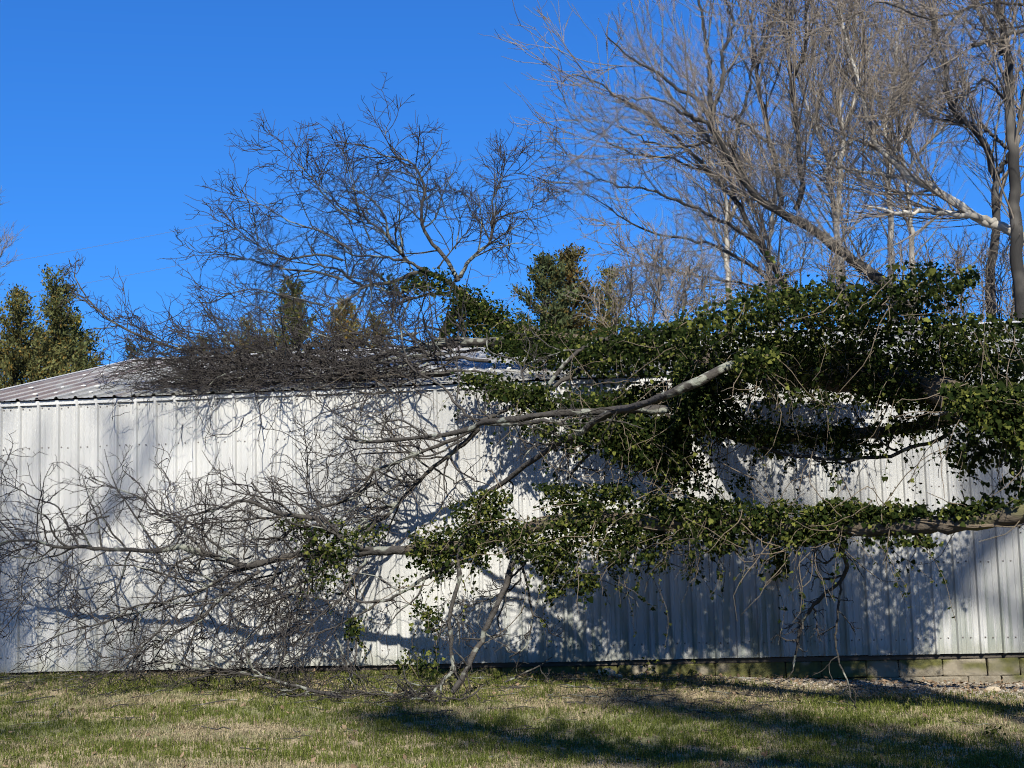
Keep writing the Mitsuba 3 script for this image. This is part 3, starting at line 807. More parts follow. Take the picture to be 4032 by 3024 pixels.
def ivy(label, patches, rng, size=(.020, .043), n_parts=150, stems=60, young=.2, trailing=0, follow=()):
    key = thing('ivy_vine', label, 'ivy')
    pts = np.vstack([sample_poly(fr, poly, n, d, th, rng, gap) for fr, poly, n, d, th, gap in patches])
    # trailing shoots: leaves strung along hanging stems
    if trailing:
        Q, S = vine_paths(pts, trailing, rng, (.25, .8), .0035, (0, 0, -.22))
        t = rng.random((trailing, 16))
        i = (t * 8).astype(int).clip(0, 7)
        u = (t * 8 - i)[..., None]
        a = np.arange(trailing)[:, None]
        q = (Q[a, i] * (1 - u) + Q[a, i + 1] * u).reshape(-1, 3)
        pts = np.vstack([pts, q + rng.normal(0, .018, q.shape)])
        stem_parts = [tubes(Q, S, 4)]
    else:
        stem_parts = []
    Q, S = vine_paths(pts, stems, rng, (.3, 1.0), .005, (-.05, 0, -.03))
    stem_parts.append(tubes(Q, S, 4))
    for P, R in follow:                                              # stems that wind along a limb
        for _ in range(7):
            m = len(P)
            ph = rng.uniform(0, 6.28) + np.linspace(0, rng.uniform(2, 7), m)
            t = np.gradient(P, axis=0)
            t /= np.linalg.norm(t, axis=1, keepdims=True)
            e1 = np.cross(t, [0, 0, 1.0])
            e1 /= np.linalg.norm(e1, axis=1, keepdims=True)
            e2 = np.cross(t, e1)
            rr = (R * 1.03)[:, None]
            W = P + rr * (np.cos(ph)[:, None] * e1 + np.sin(ph)[:, None] * e2) + rng.normal(0, .008, P.shape)
            W = catmull(W, 40)
            stem_parts.append(tubes(W[None], np.full((1, 40), rng.uniform(.004, .010)), 6))
    tag(obj('stem', mikit.ply(join(stem_parts), 'mat_stem', smooth=True), key), kind='stuff')
    size_a = rng.uniform(*size, len(pts)) * np.exp(rng.normal(0, .22, len(pts)))
    near = np.argsort(pts @ np.array([.05, .95, -.25]))                 # foremost and topmost leaves, one entry each
    near = near[:n_parts * 4][rng.permutation(min(n_parts * 4, len(near)))[:n_parts]]
    mask = np.ones(len(pts), bool)
    mask[near] = False
    nn = np.array([0.05, -.75, .5]) + rng.normal(0, .5, (len(near), 3))
    M = rot_from(nn, rng.normal(0, .5, len(near)), rng.normal(0, .35, (len(near), 3)))
    for a, i in enumerate(near):
        m = np.eye(4)
        m[:3, :3] = M[a] * size_a[i] * 1.1
        m[:3, 3] = pts[i]
        obj('leaf', {**leaf_variants[rng.integers(3)][rng.integers(7)], 'to_world': T(m.tolist())}, key)
    v, f, c = leaf_mesh(pts[mask], size_a[mask], rng, young)
    tag(obj('foliage', mikit.ply((v, f), 'mat_ivy', smooth=True, color=c), key), kind='stuff')
    return key


BIG = Z['big']
ivy('dense green ivy heaped over the fallen trunk where it lies on the roof at right', [
    ('D', [(-60, 440), (250, 330), (450, 240), (800, 200), (1000, 195), (1300, 215), (1450, 130), (1600, 50), (1700, 60), (1680, 160), (1900, 60), (1920, 150), (1720, 330), (1420, 420), (1350, 520), (1300, 640), (1100, 860), (500, 850), (300, 800), (150, 650), (-60, 640)], 13775, (3.7, 2.4, 200, 800), 1.2, .40),
    ('D', [(500, 560), (1100, 600), (1300, 700), (1250, 860), (900, 880), (450, 860)], 5220, (1.0, .5, 560, 880), .6, .32),
    ('D', [(430, 850), (1250, 850), (1320, 980), (900, 1010), (450, 970)], 900, .8, .5, .40),
    ('D', [(330, 650), (560, 600), (640, 720), (460, 800), (375, 770)], 609, 3.9, .5, .28),
    ('D', [(1400, 480), (1700, 380), (2260, 450), (2260, 1150), (1950, 1060), (1700, 950), (1500, 900), (1250, 880), (1100, 800), (1250, 650)], 8990, (3.6, 2.2, 400, 950), 1.6, .385),
    ('D', [(1680, 830), (2260, 880), (2260, 1350), (2100, 1250), (1950, 1130), (1720, 1000)], 3600, 4.2, .8, .37),
    ('D', [(1100, 830), (1500, 860), (1700, 950), (1650, 1060), (1500, 960), (1300, 960), (1150, 900)], 1450, 3.0, .6, .34),
], rng, n_parts=240, stems=160, young=.22, trailing=160, follow=BIG[:1])
ivy('green ivy wrapped around the raised neck of the crown above the roof', [
    ('B', [(700, 1230), (780, 1180), (900, 1280), (1080, 1360), (1100, 1450), (1250, 1520), (1500, 1560), (1650, 1650), (1300, 1650), (1000, 1620), (900, 1540), (800, 1480), (640, 1520), (720, 1380)], 5220, -1.45, .6, .26),
    ('B', [(480, 1080), (560, 1070), (680, 1120), (740, 1200), (690, 1260), (500, 1190), (330, 1230), (250, 1250), (240, 1200), (420, 1160)], 1160, -1.75, .4, .36),
    ('B', [(1050, 1420), (1500, 1530), (1950, 1590), (1950, 1690), (1500, 1650), (1100, 1550)], 2465, lambda x: np.interp(x, [2000, 2260, 2520], [-1.1, -.7, -.15]), .3, .30),
    ('E', [(940, 0), (1060, 60), (1300, 100), (1600, 100), (1700, 20), (1900, -40), (2300, -60), (2300, 250), (1900, 300), (1700, 280), (1400, 250), (1100, 180), (950, 120)], 6090, lambda x: np.interp(x, [1900, 2300, 2700], [-.5, .3, 1.6]), .7, .30),
], rng, n_parts=120, stems=60, young=.12, trailing=45, follow=BIG[1:3])
curtain = ivy('curtain of green ivy hanging below the eave between the pale crossing limbs', [
    ('E', [(700, 280), (900, 270), (1080, 330), (1150, 440), (1000, 460), (900, 400)], 900, .45, .3, .34),
    ('E', [(960, 380), (1150, 370), (1300, 330), (1340, 440), (1700, 430), (1950, 370), (2260, 400), (2260, 560), (2100, 520), (1900, 540), (1500, 520), (1300, 540), (1150, 480)], 5200, .75, .6, .31),
    ('E', [(1150, 640), (1400, 600), (1650, 560), (2260, 560), (2260, 1050), (1900, 840), (1700, 760), (1500, 770), (1300, 700)], 5510, 1.9, .8, .38),
    ('D', [(-60, 860), (280, 830), (300, 1000), (480, 1080), (700, 1150), (650, 1250), (400, 1200), (150, 1130), (-60, 1100)], 3190, 2.3, .7, .33),
    ('D', [(560, 1130), (1100, 1110), (1700, 1040), (1780, 1110), (1200, 1200), (1300, 1280), (1000, 1260), (700, 1240), (560, 1320), (480, 1220)], 2900, lambda x: np.interp(x, [2950, 3850], [1.8, 3.3]), .5, .36),
    ('D', [(1700, 1180), (1760, 1130), (2100, 1200), (2260, 1250), (2260, 1600), (2080, 1500), (2130, 1350), (1900, 1350), (1800, 1440), (1740, 1350)], 1160, 3.6, .5, .40),
    ('E', [(1550, 640), (1900, 620), (2260, 560), (2260, 900), (2100, 950), (1900, 860), (1700, 760)], 3480, 2.0, .8, .33),
    ('D', [(-60, 700), (300, 780), (420, 860), (300, 900), (-60, 900)], 2320, 2.2, .7, .32),
    ('D', [(0, 1150), (140, 1150), (130, 1350), (450, 1500), (300, 1560), (120, 1520), (0, 1500)], 754, 2.0, .5, .40),
], rng, n_parts=220, stems=120, young=.16, trailing=170, follow=BIG[5:6])
dp = sample_poly('E', [(150, 300), (480, 420), (420, 800), (200, 900), (100, 650)], 90, .45, .4, rng, .2)
Q, S = vine_paths(dp, 46, rng, (.5, 1.3), .0026, (0, 0, -.16))
tag(obj('dead_stem', mikit.ply(tubes(Q, S, 4), 'mat_stem', smooth=True), curtain), 'thin bare vine stems hanging before the wall', kind='stuff')
ivy('green ivy clothing the long low limb that crosses before the white wall', [
    ('r3', [(380, 250), (480, 150), (700, 50), (900, 100), (860, 250), (700, 350), (900, 350), (1200, 300), (1000, 480), (880, 560), (640, 560), (700, 760), (560, 720), (500, 600), (380, 780), (330, 860), (200, 760), (0, 700), (0, 490), (350, 400), (450, 350)], 3625, DC, .42, .33),
    ('r3', [(1150, 0), (1900, 0), (2000, 200), (2260, 100), (2260, 750), (2100, 800), (2050, 560), (1900, 560), (1980, 720), (1800, 740), (1650, 640), (1500, 620), (1450, 700), (1300, 800), (1150, 760), (1050, 600), (900, 680), (880, 540), (1000, 450), (1250, 320), (1200, 150)], 7540, DC, .6, .40),
    ('r3', [(1180, 700), (1400, 720), (1680, 830), (1680, 880), (1560, 1000), (1400, 900), (1200, 1060), (1240, 940)], 899, DC, .4, .38),
    ('r3', [(2200, 200), (2700, 120), (3200, 250), (3200, 480), (2900, 520), (2700, 640), (2600, 540), (2400, 480), (2200, 600)], 4205, DC, .45, .37),
    ('r2', [(580, 320), (800, 310), (1000, 370), (1180, 320), (1300, 380), (1600, 380), (1600, 480), (1400, 520), (1250, 700), (1200, 760), (1150, 960), (1000, 1000), (980, 850), (890, 830), (950, 680), (850, 560), (900, 450)], 1450, 1.15, .35, .38),
    ('r2', [(1650, 800), (1900, 860), (1880, 1100), (2060, 1060), (2100, 1350), (1850, 1230), (1800, 1000), (1700, 960)], 522, 1.5, .3, .38),
    ('r2', [(1700, 1500), (1900, 1420), (2100, 1600), (1900, 1690), (1720, 1620)], 246, 1.6, .3, .40),
    ('r2', [(1230, 1200), (1360, 1170), (1390, 1330), (1260, 1380)], 159, 1.4, .2, .36),
    ('r4', [(0, 90), (400, 90), (500, 30), (900, 110), (1300, 100), (1400, 40), (1420, 130), (1900, 60), (2260, 10), (2260, 90), (1700, 170), (1200, 210), (1000, 260), (700, 200), (650, 380), (1400, 390), (1500, 430), (1300, 440), (900, 400), (400, 400), (300, 440), (0, 420)], 6000, DC, .24, .34),
    ('r4', [(0, 420), (150, 520), (160, 740), (60, 600)], 232, 2.6, .3, .34),
], rng, size=(.019, .040), n_parts=280, stems=120, young=.24, trailing=170, follow=BIG[3:5])

# ------------------------------------------------------------------ bare trees behind the shed
far_rng = np.random.default_rng(21)


def bare_tree(label, limbs, y, counts, bark='mat_far_bark', lens=((1.8, 4.4), (.8, 2.4), (.3, 1.1)), trop=(-.005, 0, .09), group=None, collide=False, wig=.085, rt=.0042):
    key = thing('bare_tree', label, 'tree', group)
    Ps, Rs = [], []
    for j, (fr, pts, r0, r1, dy) in enumerate(limbs):
        P, R = traced(fr, pts, [-(y + dy * t) for t in np.linspace(0, 1, len(pts))], r0, r1, 26, .02, far_rng)
        if (fr == 'C' and pts[0][1] >= 1600) or (fr == 'V' and pts[0][1] >= 690):       # down to the ground behind the shed
            foot = np.array([P[0, 0] * 1.0, max(P[0, 1], 2 * DEPTH + .5), -.32])
            low_p = foot + (P[0] - foot) * np.linspace(0, 1, 6)[:-1, None]
            v, f = tubes(np.vstack([low_p, P])[None], np.concatenate([np.linspace(r0 * 1.35, r0, 6)[:-1], R])[None], 9 if r0 > .06 else 6)
        else:
            v, f = tubes(P[None], R[None], 9 if r0 > .06 else 6)
        obj('trunk' if j == 0 else 'limb', mikit.ply((v, f), bark, smooth=True), key)
        Ps.append(P)
        Rs.append(R)
    P, R = np.stack(Ps), np.stack(Rs)
    tw = []
    Q, S = grow(P, R, counts[0], far_rng, lens[0], (18, 46), trop, wig, 9, .1, .4, .005, .022, 0, collide)
    tw.append(tubes(Q, S, 4))
    Q2, S2 = grow(np.concatenate([Q, P[:, ::3][:, :9] if P[:, ::3].shape[1] >= 9 else Q[:0]]), np.concatenate([S, R[:, ::3][:, :9] if P[:, ::3].shape[1] >= 9 else S[:0]]), counts[1], far_rng, lens[1], (20, 50), trop, wig * 1.3, 7, .1, .5, .0052, .010, 0, collide)
    tw.append(tubes(Q2, S2, 3))
    Q3, S3 = grow(Q2, S2, counts[2], far_rng, lens[2], (22, 52), trop, wig * 1.5, 5, .05, .7, rt, .005, 0, collide)
    tw.append(tubes(Q3, S3, 3))
    tag(obj('twig', mikit.ply(join(tw), 'mat_far_twig', smooth=True), key), kind='stuff')
    return key


def shift_c(pts, dx=0, dy=0):
    return [(a + dx, b + dy) for a, b in pts]


bare_tree('big leafless tree leaning left behind the shed with three spreading forks', [
    ('V', [(2010, 760), (1930, 630), (1830, 555), (1760, 500), (1700, 465), (1640, 430), (1600, 380), (1560, 310), (1530, 262)], .125, .06, 0),
    ('C', [(180, 760), (180, 600), (180, 450), (150, 250), (110, 0), (80, -150)], .06, .02, 1),
    ('C', [(190, 750), (260, 500), (260, 350), (330, 150), (280, 0), (270, -100)], .055, .02, -1),
    ('C', [(185, 780), (100, 640), (0, 600), (-150, 480), (-330, 380), (-500, 220)], .05, .012, .5),
    ('C', [(640, 1330), (620, 1130), (560, 930), (530, 750), (490, 550), (480, 450), (540, 250), (620, 0), (660, -150)], .06, .022, 1.5),
    ('C', [(730, 1360), (770, 1230), (750, 950), (720, 700), (700, 480), (690, 250), (670, 0), (640, -160)], .06, .025, -1),
    ('C', [(720, 490), (790, 330), (800, 100), (830, -60)], .04, .025, -1),
    ('C', [(170, 800), (60, 755), (0, 740), (-150, 640), (-330, 640), (-500, 590)], .045, .010, -1),
    ('C', [(430, 1200), (300, 940), (150, 930), (-50, 960), (-250, 900), (-420, 820)], .05, .010, 1),
    ('C', [(340, 960), (370, 800), (420, 620), (460, 400), (520, 200), (600, 0)], .035, .014, 1),
    ('C', [(550, 930), (400, 800), (240, 740)], .04, .02, 0),
], 13.0, (120, 560, 1200), 'mat_far_bark')
bare_tree('leafless tree with a second leaning trunk, lower and left of the forked tree', [
    ('V', [(1790, 770), (1690, 610), (1640, 525), (1590, 440), (1530, 370), (1450, 290), (1390, 245), (1310, 190), (1240, 160)], .085, .012, 0),
    ('V', [(1640, 525), (1560, 480), (1480, 440), (1400, 410), (1330, 400), (1260, 370)], .045, .01, -1),
    ('V', [(1590, 440), (1560, 350), (1500, 260), (1430, 190), (1380, 120)], .04, .01, 1),
    ('V', [(1690, 620), (1600, 560), (1500, 520), (1400, 500), (1330, 460), (1230, 390)], .04, .008, 0),
    ('V', [(1530, 370), (1440, 340), (1360, 330), (1290, 290), (1230, 250)], .03, .008, 0),
    ('V', [(1750, 690), (1640, 620), (1520, 600), (1400, 570), (1320, 520)], .03, .008, -1),
], 14.5, (85, 400, 850), 'mat_far_bark', ((.9, 2.4), (.5, 1.4), (.2, .8)), (.01, 0, .03))
bare_tree('leafless tree with a pale curved limb at far right behind the shed', [
    ('C', [(2500, 1750), (2300, 1600), (2140, 1500), (1950, 1420), (1750, 1310), (1600, 1210), (1500, 1150), (1440, 1130), (1350, 1030), (1250, 950), (1220, 800), (1150, 600), (1110, 420), (1060, 250), (1000, 0)], .11, .025, 0),
    ('C', [(1460, 1150), (1300, 1130), (1100, 1100), (920, 1060), (780, 1020)], .05, .012, 1),
    ('C', [(2020, 1430), (1800, 1392), (1600, 1370), (1390, 1375), (1200, 1340)], .07, .02, -1),
    ('C', [(1250, 950), (1130, 900), (1000, 1000), (900, 1150)], .03, .010, 0),
], 12.5, (60, 280, 620), 'mat_pale_bark')
bare_tree('tall leafless tree with a stout mottled trunk at the right edge', [
    ('C', [(2190, 1900), (2165, 1650), (2150, 1300), (2140, 1000), (2112, 650), (2110, 400), (2080, 200), (2030, 0), (2000, -150)], .125, .07, 0),
    ('C', [(2140, 1010), (2200, 700), (2230, 400), (2260, 100)], .06, .03, 1),
    ('C', [(2330, 160), (2212, 196), (2050, 242), (1880, 297)], .05, .04, -2),
    ('C', [(2330, 150), (2100, 180), (1920, 182), (1830, 130)], .025, .008, -2),
    ('C', [(2100, 400), (2000, 200), (1900, 60), (1820, -80)], .04, .02, 0),
    ('C', [(2120, 700), (1980, 520), (1860, 600), (1700, 640), (1570, 620)], .03, .008, 0),
    ('C', [(2400, 60), (2000, 20), (1600, 120), (1300, 20), (1000, 160)], .03, .01, -2),
    ('C', [(2000, -60), (1750, 130), (1600, 350), (1500, 480)], .03, .008, -1),
], 11.8, (110, 500, 1000), 'mat_far_bark', trop=(-.01, 0, .04))
bare_tree('leafless tree with a crooked dark trunk just left of the stout one', [
    ('C', [(1990, 1900), (2010, 1650), (2030, 1300), (2020, 1140), (1960, 950), (1870, 830), (1760, 730), (1720, 580), (1700, 420), (1640, 200), (1600, 0)], .10, .03, 0),
    ('C', [(2035, 1150), (2110, 1000), (2180, 800)], .05, .03, 0),
    ('C', [(1830, 800), (1700, 780), (1560, 720), (1460, 600)], .03, .01, 1),
    ('C', [(2100, 960), (1960, 830), (1830, 790)], .04, .03, 1),
    ('C', [(1740, 700), (1800, 620), (1900, 560), (1980, 480)], .03, .012, 0),
], 14.0, (60, 280, 620), 'mat_far_bark')
PALE = [
    ('first slender pale leafless tree right of the forked tree', [[(1020, 1900), (1000, 1500), (1010, 1300), (1030, 1000), (1040, 850), (1020, 650), (1080, 400), (1120, 150), (1130, 0)], [(1035, 860), (1110, 650), (1200, 400), (1230, 100)]]),
    ('second slender pale leafless tree, middle of the pale ones', [[(1360, 1900), (1350, 1500), (1340, 1250), (1330, 950), (1310, 800), (1350, 650), (1380, 400), (1400, 250), (1440, 0)], [(1320, 900), (1260, 650), (1200, 450), (1210, 200)], [(1340, 1050), (1450, 850), (1560, 650)]]),
    ('slender pale leafless tree leaning left beside the first pale one', [[(1050, 1900), (1000, 1500), (950, 1150), (900, 900), (830, 750), (760, 560), (720, 300)], [(900, 890), (850, 600), (860, 300)]]),
    ('thin pale leafless tree between the crooked trunk and the pale ones', [[(1500, 1900), (1480, 1500), (1460, 1200), (1520, 1000), (1640, 880), (1720, 760)], [(1470, 1190), (1400, 900), (1420, 600), (1480, 300)]]),
    ('thin leafless tree low behind the leaning trunks', [[(300, 1900), (280, 1500), (280, 1300), (220, 1100), (90, 950)], [(280, 1450), (380, 1250), (420, 1000)]]),
    ('thin leafless tree under the forks of the leaning tree', [[(560, 1900), (560, 1600), (600, 1300), (640, 1100), (700, 900)], [(565, 1600), (450, 1350), (350, 1250)]]),
]
for j, (lab, ls) in enumerate(PALE):
    bare_tree(lab, [('C', p, .085 if i == 0 else .04, .02 if i == 0 else .012, i - .5) for i, p in enumerate(ls)], 18.0 + 1.3 * j, (48, 270, 560), 'mat_pale_bark')
# brushy saplings close behind the roof
ORD = ['first', 'second', 'third', 'fourth', 'fifth', 'sixth', 'seventh', 'eighth', 'ninth', 'tenth']
SAP = [(1370, 560, 14), (1420, 540, 13), (1480, 540, 12), (1600, 560, 14), (1720, 520, 12.5), (1840, 540, 13), (1960, 520, 12), (2080, 540, 12.5), (2200, 500, 13)]
for j, (vx, vy, yy) in enumerate(SAP):
    a = far_rng.uniform(-30, 30, 4)
    yy = max(yy, 11.6)
    bare_tree(f'brushy reddish sapling behind the roof, {ORD[j]} from the left', [
        ('V', [(vx + a[0], 800), (vx + a[0] * .6, 700), (vx + a[1] * .6, 600), (vx + a[1], vy)], .03, .010, 0),
        ('V', [(vx + a[0] + 15, 800), (vx + 40, 690), (vx + 60 + a[2], 590)], .02, .008, .5),
        ('V', [(vx + a[0] - 15, 800), (vx - 40, 700), (vx - 70 + a[3], 600)], .02, .008, -.3)], yy, (22, 130, 330), 'mat_far_bark', ((.8, 1.8), (.4, 1.1), (.15, .6)), (0, 0, .03), 'brushy saplings in a row behind the roof', wig=.14, rt=.0042)
bare_tree('faint leafless tree at the left edge behind the cedar', [
    ('V', [(-60, 800), (-50, 650), (-40, 560), (-20, 480)], .05, .012, 0),
    ('V', [(-50, 650), (-10, 580), (15, 520)], .025, .01, 0)], 34.0, (30, 160, 500), 'mat_far_bark', ((.8, 2.0), (.4, 1.2), (.2, .7)))

# ------------------------------------------------------------------ cedars
ced = np.random.default_rng(33)


def cedar(label, vx, vtop, vbase, y, width, n, lean=0, ragged=.5, tone=(.05, .062, .02), at_=None, leaf=1.0):
    """An eastern cedar: trunk, then sprays of small scale leaves in clumps on rising limbs."""
    key = thing('cedar_tree', label, 'tree')
    sx, sy = src('V', vx, vtop)
    top = at(sx, sy, -y) if at_ is None else np.array(at_, float)
    base = top.copy()
    base[2] = -.3
    base[0] -= lean
    H = top[2] - base[2]
    tr = catmull(np.array([base, base * .5 + top * .5 + ced.normal(0, .08, 3), top]), 14)
    obj('trunk', mikit.ply(tubes(tr[None], np.linspace(.16, .015, 14)[None], 8), 'mat_far_bark', smooth=True), key)
    nl = 150
    t = ced.uniform(.12, 1.0, nl) ** .9
    k = t * 13
    i = np.minimum(k.astype(int), 12)
    o = tr[i] * (1 - (k - i)[:, None]) + tr[i + 1] * (k - i)[:, None]
    az = ced.uniform(0, 6.283, nl)
    prof = width * (1 - t) ** .75 * (1 - .35 * np.exp(-((t - .1) / .12) ** 2)) + .18
    L = prof * ced.uniform(1 - ragged, 1.3, nl)
    tipv = np.stack([np.cos(az), np.sin(az), ced.uniform(.35, .9, nl)], -1)
    s = np.linspace(0, 1, 7)[None, :, None]
    LP = o[:, None] + tipv[:, None] * (L[:, None, None] * s) + np.array([0, 0, 1.0]) * (.25 * L[:, None, None] * s ** 2)
    tag(obj('limb', mikit.ply(tubes(LP, np.tile(np.linspace(.022, .005, 7), (nl, 1)), 4), 'mat_far_bark', smooth=True), key), kind='stuff')
    # sprays
    li = ced.choice(nl, n, p=L / L.sum())
    u = ced.random(n) ** .6
    kk = u * 6
    ii_ = np.minimum(kk.astype(int), 5)
    c = LP[li, ii_] * (1 - (kk - ii_)[:, None]) + LP[li, ii_ + 1] * (kk - ii_)[:, None]
    c += ced.normal(0, 1, (n, 3)) * (.045 + .045 * width / 2)
    d = tipv[li] * .6 + ced.normal(0, .55, (n, 3)) + [0, 0, .25]
    d /= np.linalg.norm(d, axis=1, keepdims=True)
    side = np.cross(d, ced.normal(size=(n, 3)))
    side /= np.linalg.norm(side, axis=1, keepdims=True)
    ln = ced.uniform(.05, .12, n)[:, None] * leaf
    wd = ln * ced.uniform(.14, .3, (n, 1))
    v = np.stack([c - side * wd * .6, c + side * wd * .6, c + d * ln * .6 + side * wd, c + d * ln, c + d * ln * .6 - side * wd], 1)
    f = np.array([[0, 1, 2], [0, 2, 4], [4, 2, 3]])
    F = (f[None] + (np.arange(n) * 5)[:, None, None]).reshape(-1, 3)
    g = meshkit.noise(c * .9, 2)[:, None]
    br = (ced.random((n, 1)) < .18)
    col = np.array(tone) * ced.uniform(.6, 1.5, (n, 1)) * (.75 + .6 * g)
    col = np.where(br, col * np.array([1.7, 1.1, .8]), col)
    obj('crown', mikit.ply((v.reshape(-1, 3), F), 'mat_cedar', smooth=False, color=np.repeat(col, 5, axis=0)), key)
    return key


cedar('tall ragged cedar with two tips standing left behind the shed', 122, 600, 850, 24, 2.3, 44200, .2, .55, (.085, .095, .038))
cedar('lower spreading cedar at the left edge before the tall one', 40, 640, 850, 22, 2.4, 44200, .0, .5, (.105, .108, .042))
cedar('small cedar filling the gap beside the tall ragged cedar', 165, 690, 850, 26, 1.1, 20400, .0, .5, (.12, .13, .036))
cedar('dark narrow cedar rising behind the twigs left of the neck', 634, 615, 800, 26, 1.3, 27200, 0, .5, (.09, .10, .034))
cedar('brownish cedar right of the narrow dark one behind the twigs', 745, 660, 800, 27, 1.4, 23800, 0, .5, (.14, .12, .04))
cedar('low brownish cedar beside the ivy neck behind the roof', 806, 685, 800, 26, 1.1, 17000, 0, .5, (.12, .11, .037))
cedar('wide cedar half hidden by roof twigs left of the narrow one', 535, 700, 800, 25, 1.8, 23800, 0, .5, (.12, .11, .037))
cedar('low cedar tip left of the roof twigs above the ridge', 440, 735, 800, 28, 1.2, 13600, 0, .5, (.08, .08, .024))
cedar('tiny dark cedar spire alone above the roof ridge at left', 291, 745, 800, 34, .45, 6800, 0, .4, (.045, .06, .022))
cedar('pointed bluish cedar right of the ivy neck', 1176, 558, 800, 21, 1.7, 51000, -.2, .6, (.06, .075, .035))
cedar('brown tinged cedar behind bare twigs right of the bluish cedar', 1240, 548, 800, 22, 1.7, 40800, .1, .6, (.085, .078, .035))
cedar('half hidden cedar behind the saplings, third from the neck', 1315, 590, 800, 27, 1.3, 17000, 0, .6, (.11, .11, .04))

# ------------------------------------------------------------------ power lines, far off
for j, (a, b) in enumerate([((-40, 565), (420, 480)), ((-40, 640), (450, 550)), ((900, 358), (1320, 262)), ((1000, 520), (1330, 440)), ((960, 600), (1330, 530)), ((1000, 650), (1330, 585)), ((150, 735), (450, 690))]):
    p0, p1 = at(*src('V', *a), -95.0), at(*src('V', *b), -95.0 + 0)
    e = (p1 - p0)
    p0, p1 = p0 - e * .6, p1 + e * .6
    t = np.linspace(0, 1, 24)[:, None]
    P = p0 + (p1 - p0) * t - np.array([0, 0, 1.0]) * (4 * t * (1 - t) * .5)
    k = thing('power_line', ['thin power line highest in the sky at far left', 'thin power line second from the top at far left', 'thin power line sloping up between the crown and the tall trees', 'thin power line right of the crown, second from the top', 'thin power line right of the crown, third from the top', 'thin power line right of the crown, lowest', 'thin power line lowest at far left above the roof'][j], 'power line')
    scene[k] = mikit.ply(tubes(P[None], np.full((1, 24), .013), 5), 'mat_wire', smooth=True)

# ------------------------------------------------------------------ trees that stand behind the photographer; only their shadows show
sh = np.random.default_rng(77)


def yard_tree(label, path, r, n_l, seed, counts, more=(), taper=.5):
    g = np.random.default_rng(seed)
    key = thing('yard_tree', label, 'tree')
    tr = catmull(np.array(path, float), 24)
    R = np.linspace(r, r * taper, 24)
    obj('trunk', mikit.ply(tubes(tr[None], R[None], 10), 'mat_far_bark', smooth=True), key)
    Q, S = grow(tr[None], R[None], n_l, g, (2.5, 5.0), (25, 60), (0, 0, .05), .12, 9, .55, .45, .012, .09, 0, False)
    for m in more:
        Q = np.concatenate([Q, catmull(np.array(m, float), 9)[None]])
        S = np.concatenate([S, np.linspace(.11, .04, 9)[None]])
    n_l = len(Q)
    for i in range(n_l):
        obj('limb', mikit.ply(tubes(Q[i:i + 1], S[i:i + 1], 6), 'mat_far_bark', smooth=True), key)
    wts = np.where(np.arange(n_l) >= n_l - len(more), 6.0, 1.0)
    Q2, S2 = grow(Q, S, counts[0], g, (.6, 1.8), (25, 60), (0, 0, .02), .18, 7, .15, .5, .006, .03, 0, False, weights=wts)
    Q3, S3 = grow(Q2, S2, counts[1], g, (.3, .9), (25, 60), (0, 0, .03), .2, 5, .1, .6, .004, .01, 0, False)
    tag(obj('twig', mikit.ply(join([tubes(Q2, S2, 4), tubes(Q3, S3, 3)]), 'mat_far_twig', smooth=True), key), kind='stuff')


yard_tree('leaning leafless yard tree right of the photographer', [(12.9, -17.5, -.3), (12.75, -17.5, 6), (12.7, -17.5, 13.6), (13.3, -17.5, 14.5), (14.2, -17.5, 15.5), (16, -17.5, 18)], .15, 10, 3, (900, 3600),
          [[(12.75, -17.5, 7.5), (11.5, -17.3, 8.7), (9.1, -16.3, 8.7), (8.0, -15.5, 9.0), (6.85, -14.7, 9.2)], [(12.72, -17.5, 9), (12.4, -18.2, 9.5), (11.2, -17.1, 9.7), (10.3, -16, 9.7), (9, -14.6, 10)], [(12.7, -17.5, 14.0), (12.1, -17.5, 14.5), (11.3, -17.5, 15.2)]])
yard_tree('leafless yard tree behind the photographer to the left', [(2.9, -17.2, -.3), (3.1, -17, 5), (2.8, -16.7, 11), (3.2, -16.5, 16)], .15, 16, 8, (260, 1300), taper=.12)
yard_tree('tall leafless yard tree behind the photographer, farther left', [(.6, -17.5, -.3), (.4, -17.6, 5), (.9, -17.3, 11), (.7, -17, 16.5)], .15, 16, 9, (260, 1300), taper=.12)

for j, (cx_, cy_, hh, ww) in enumerate([(-22, -30, 11, 3.2), (-15, -34, 12.5, 3.4), (-9, -38, 13.5, 3.3), (-3, -40, 13, 3.5), (3, -42, 14, 3.4), (9.5, -40, 12.5, 3.6), (16, -40, 13.5, 3.3), (22, -37, 13, 3.4), (28, -32, 12, 3.3), (33, -26, 11.5, 3.2), (-27, -24, 11, 3.2)]):
    cedar(f'tall cedar in the windbreak behind the photographer, {["first", "second", "third", "fourth", "fifth", "sixth", "seventh", "eighth", "ninth", "tenth", "eleventh"][j]} in the row', 0, 0, 0, 0, ww, 9000, 0, .4, (.06, .075, .03), at_=(cx_, cy_, hh), leaf=3.2)

# ------------------------------------------------------------------ lawn, leaf litter, gravel
gr = np.random.default_rng(55)


def visible(x, y, z, pad=60):
    px, py = pix(np.stack([x, y, z], -1))
    return (px > -pad) & (px < 4032 + pad) & (py < 3024 + 2 * pad)


n = 800000
x = gr.uniform(-2.0, 13.0, n)
y = gr.uniform(-7.2, .0, n)
x[:150000] = gr.uniform(-12, 22, 150000)
y[:150000] = gr.uniform(-16, 0, 150000)
wide = np.arange(n) < 150000
z = gz(x, y)


def gravel_w(x, y):
    return np.clip((x - 7.2) / 1.2, 0, 1) * np.clip(1.25 - (-y) / np.clip(.35 + (x - 7.2) * .42, .1, 2.0), 0, 1)


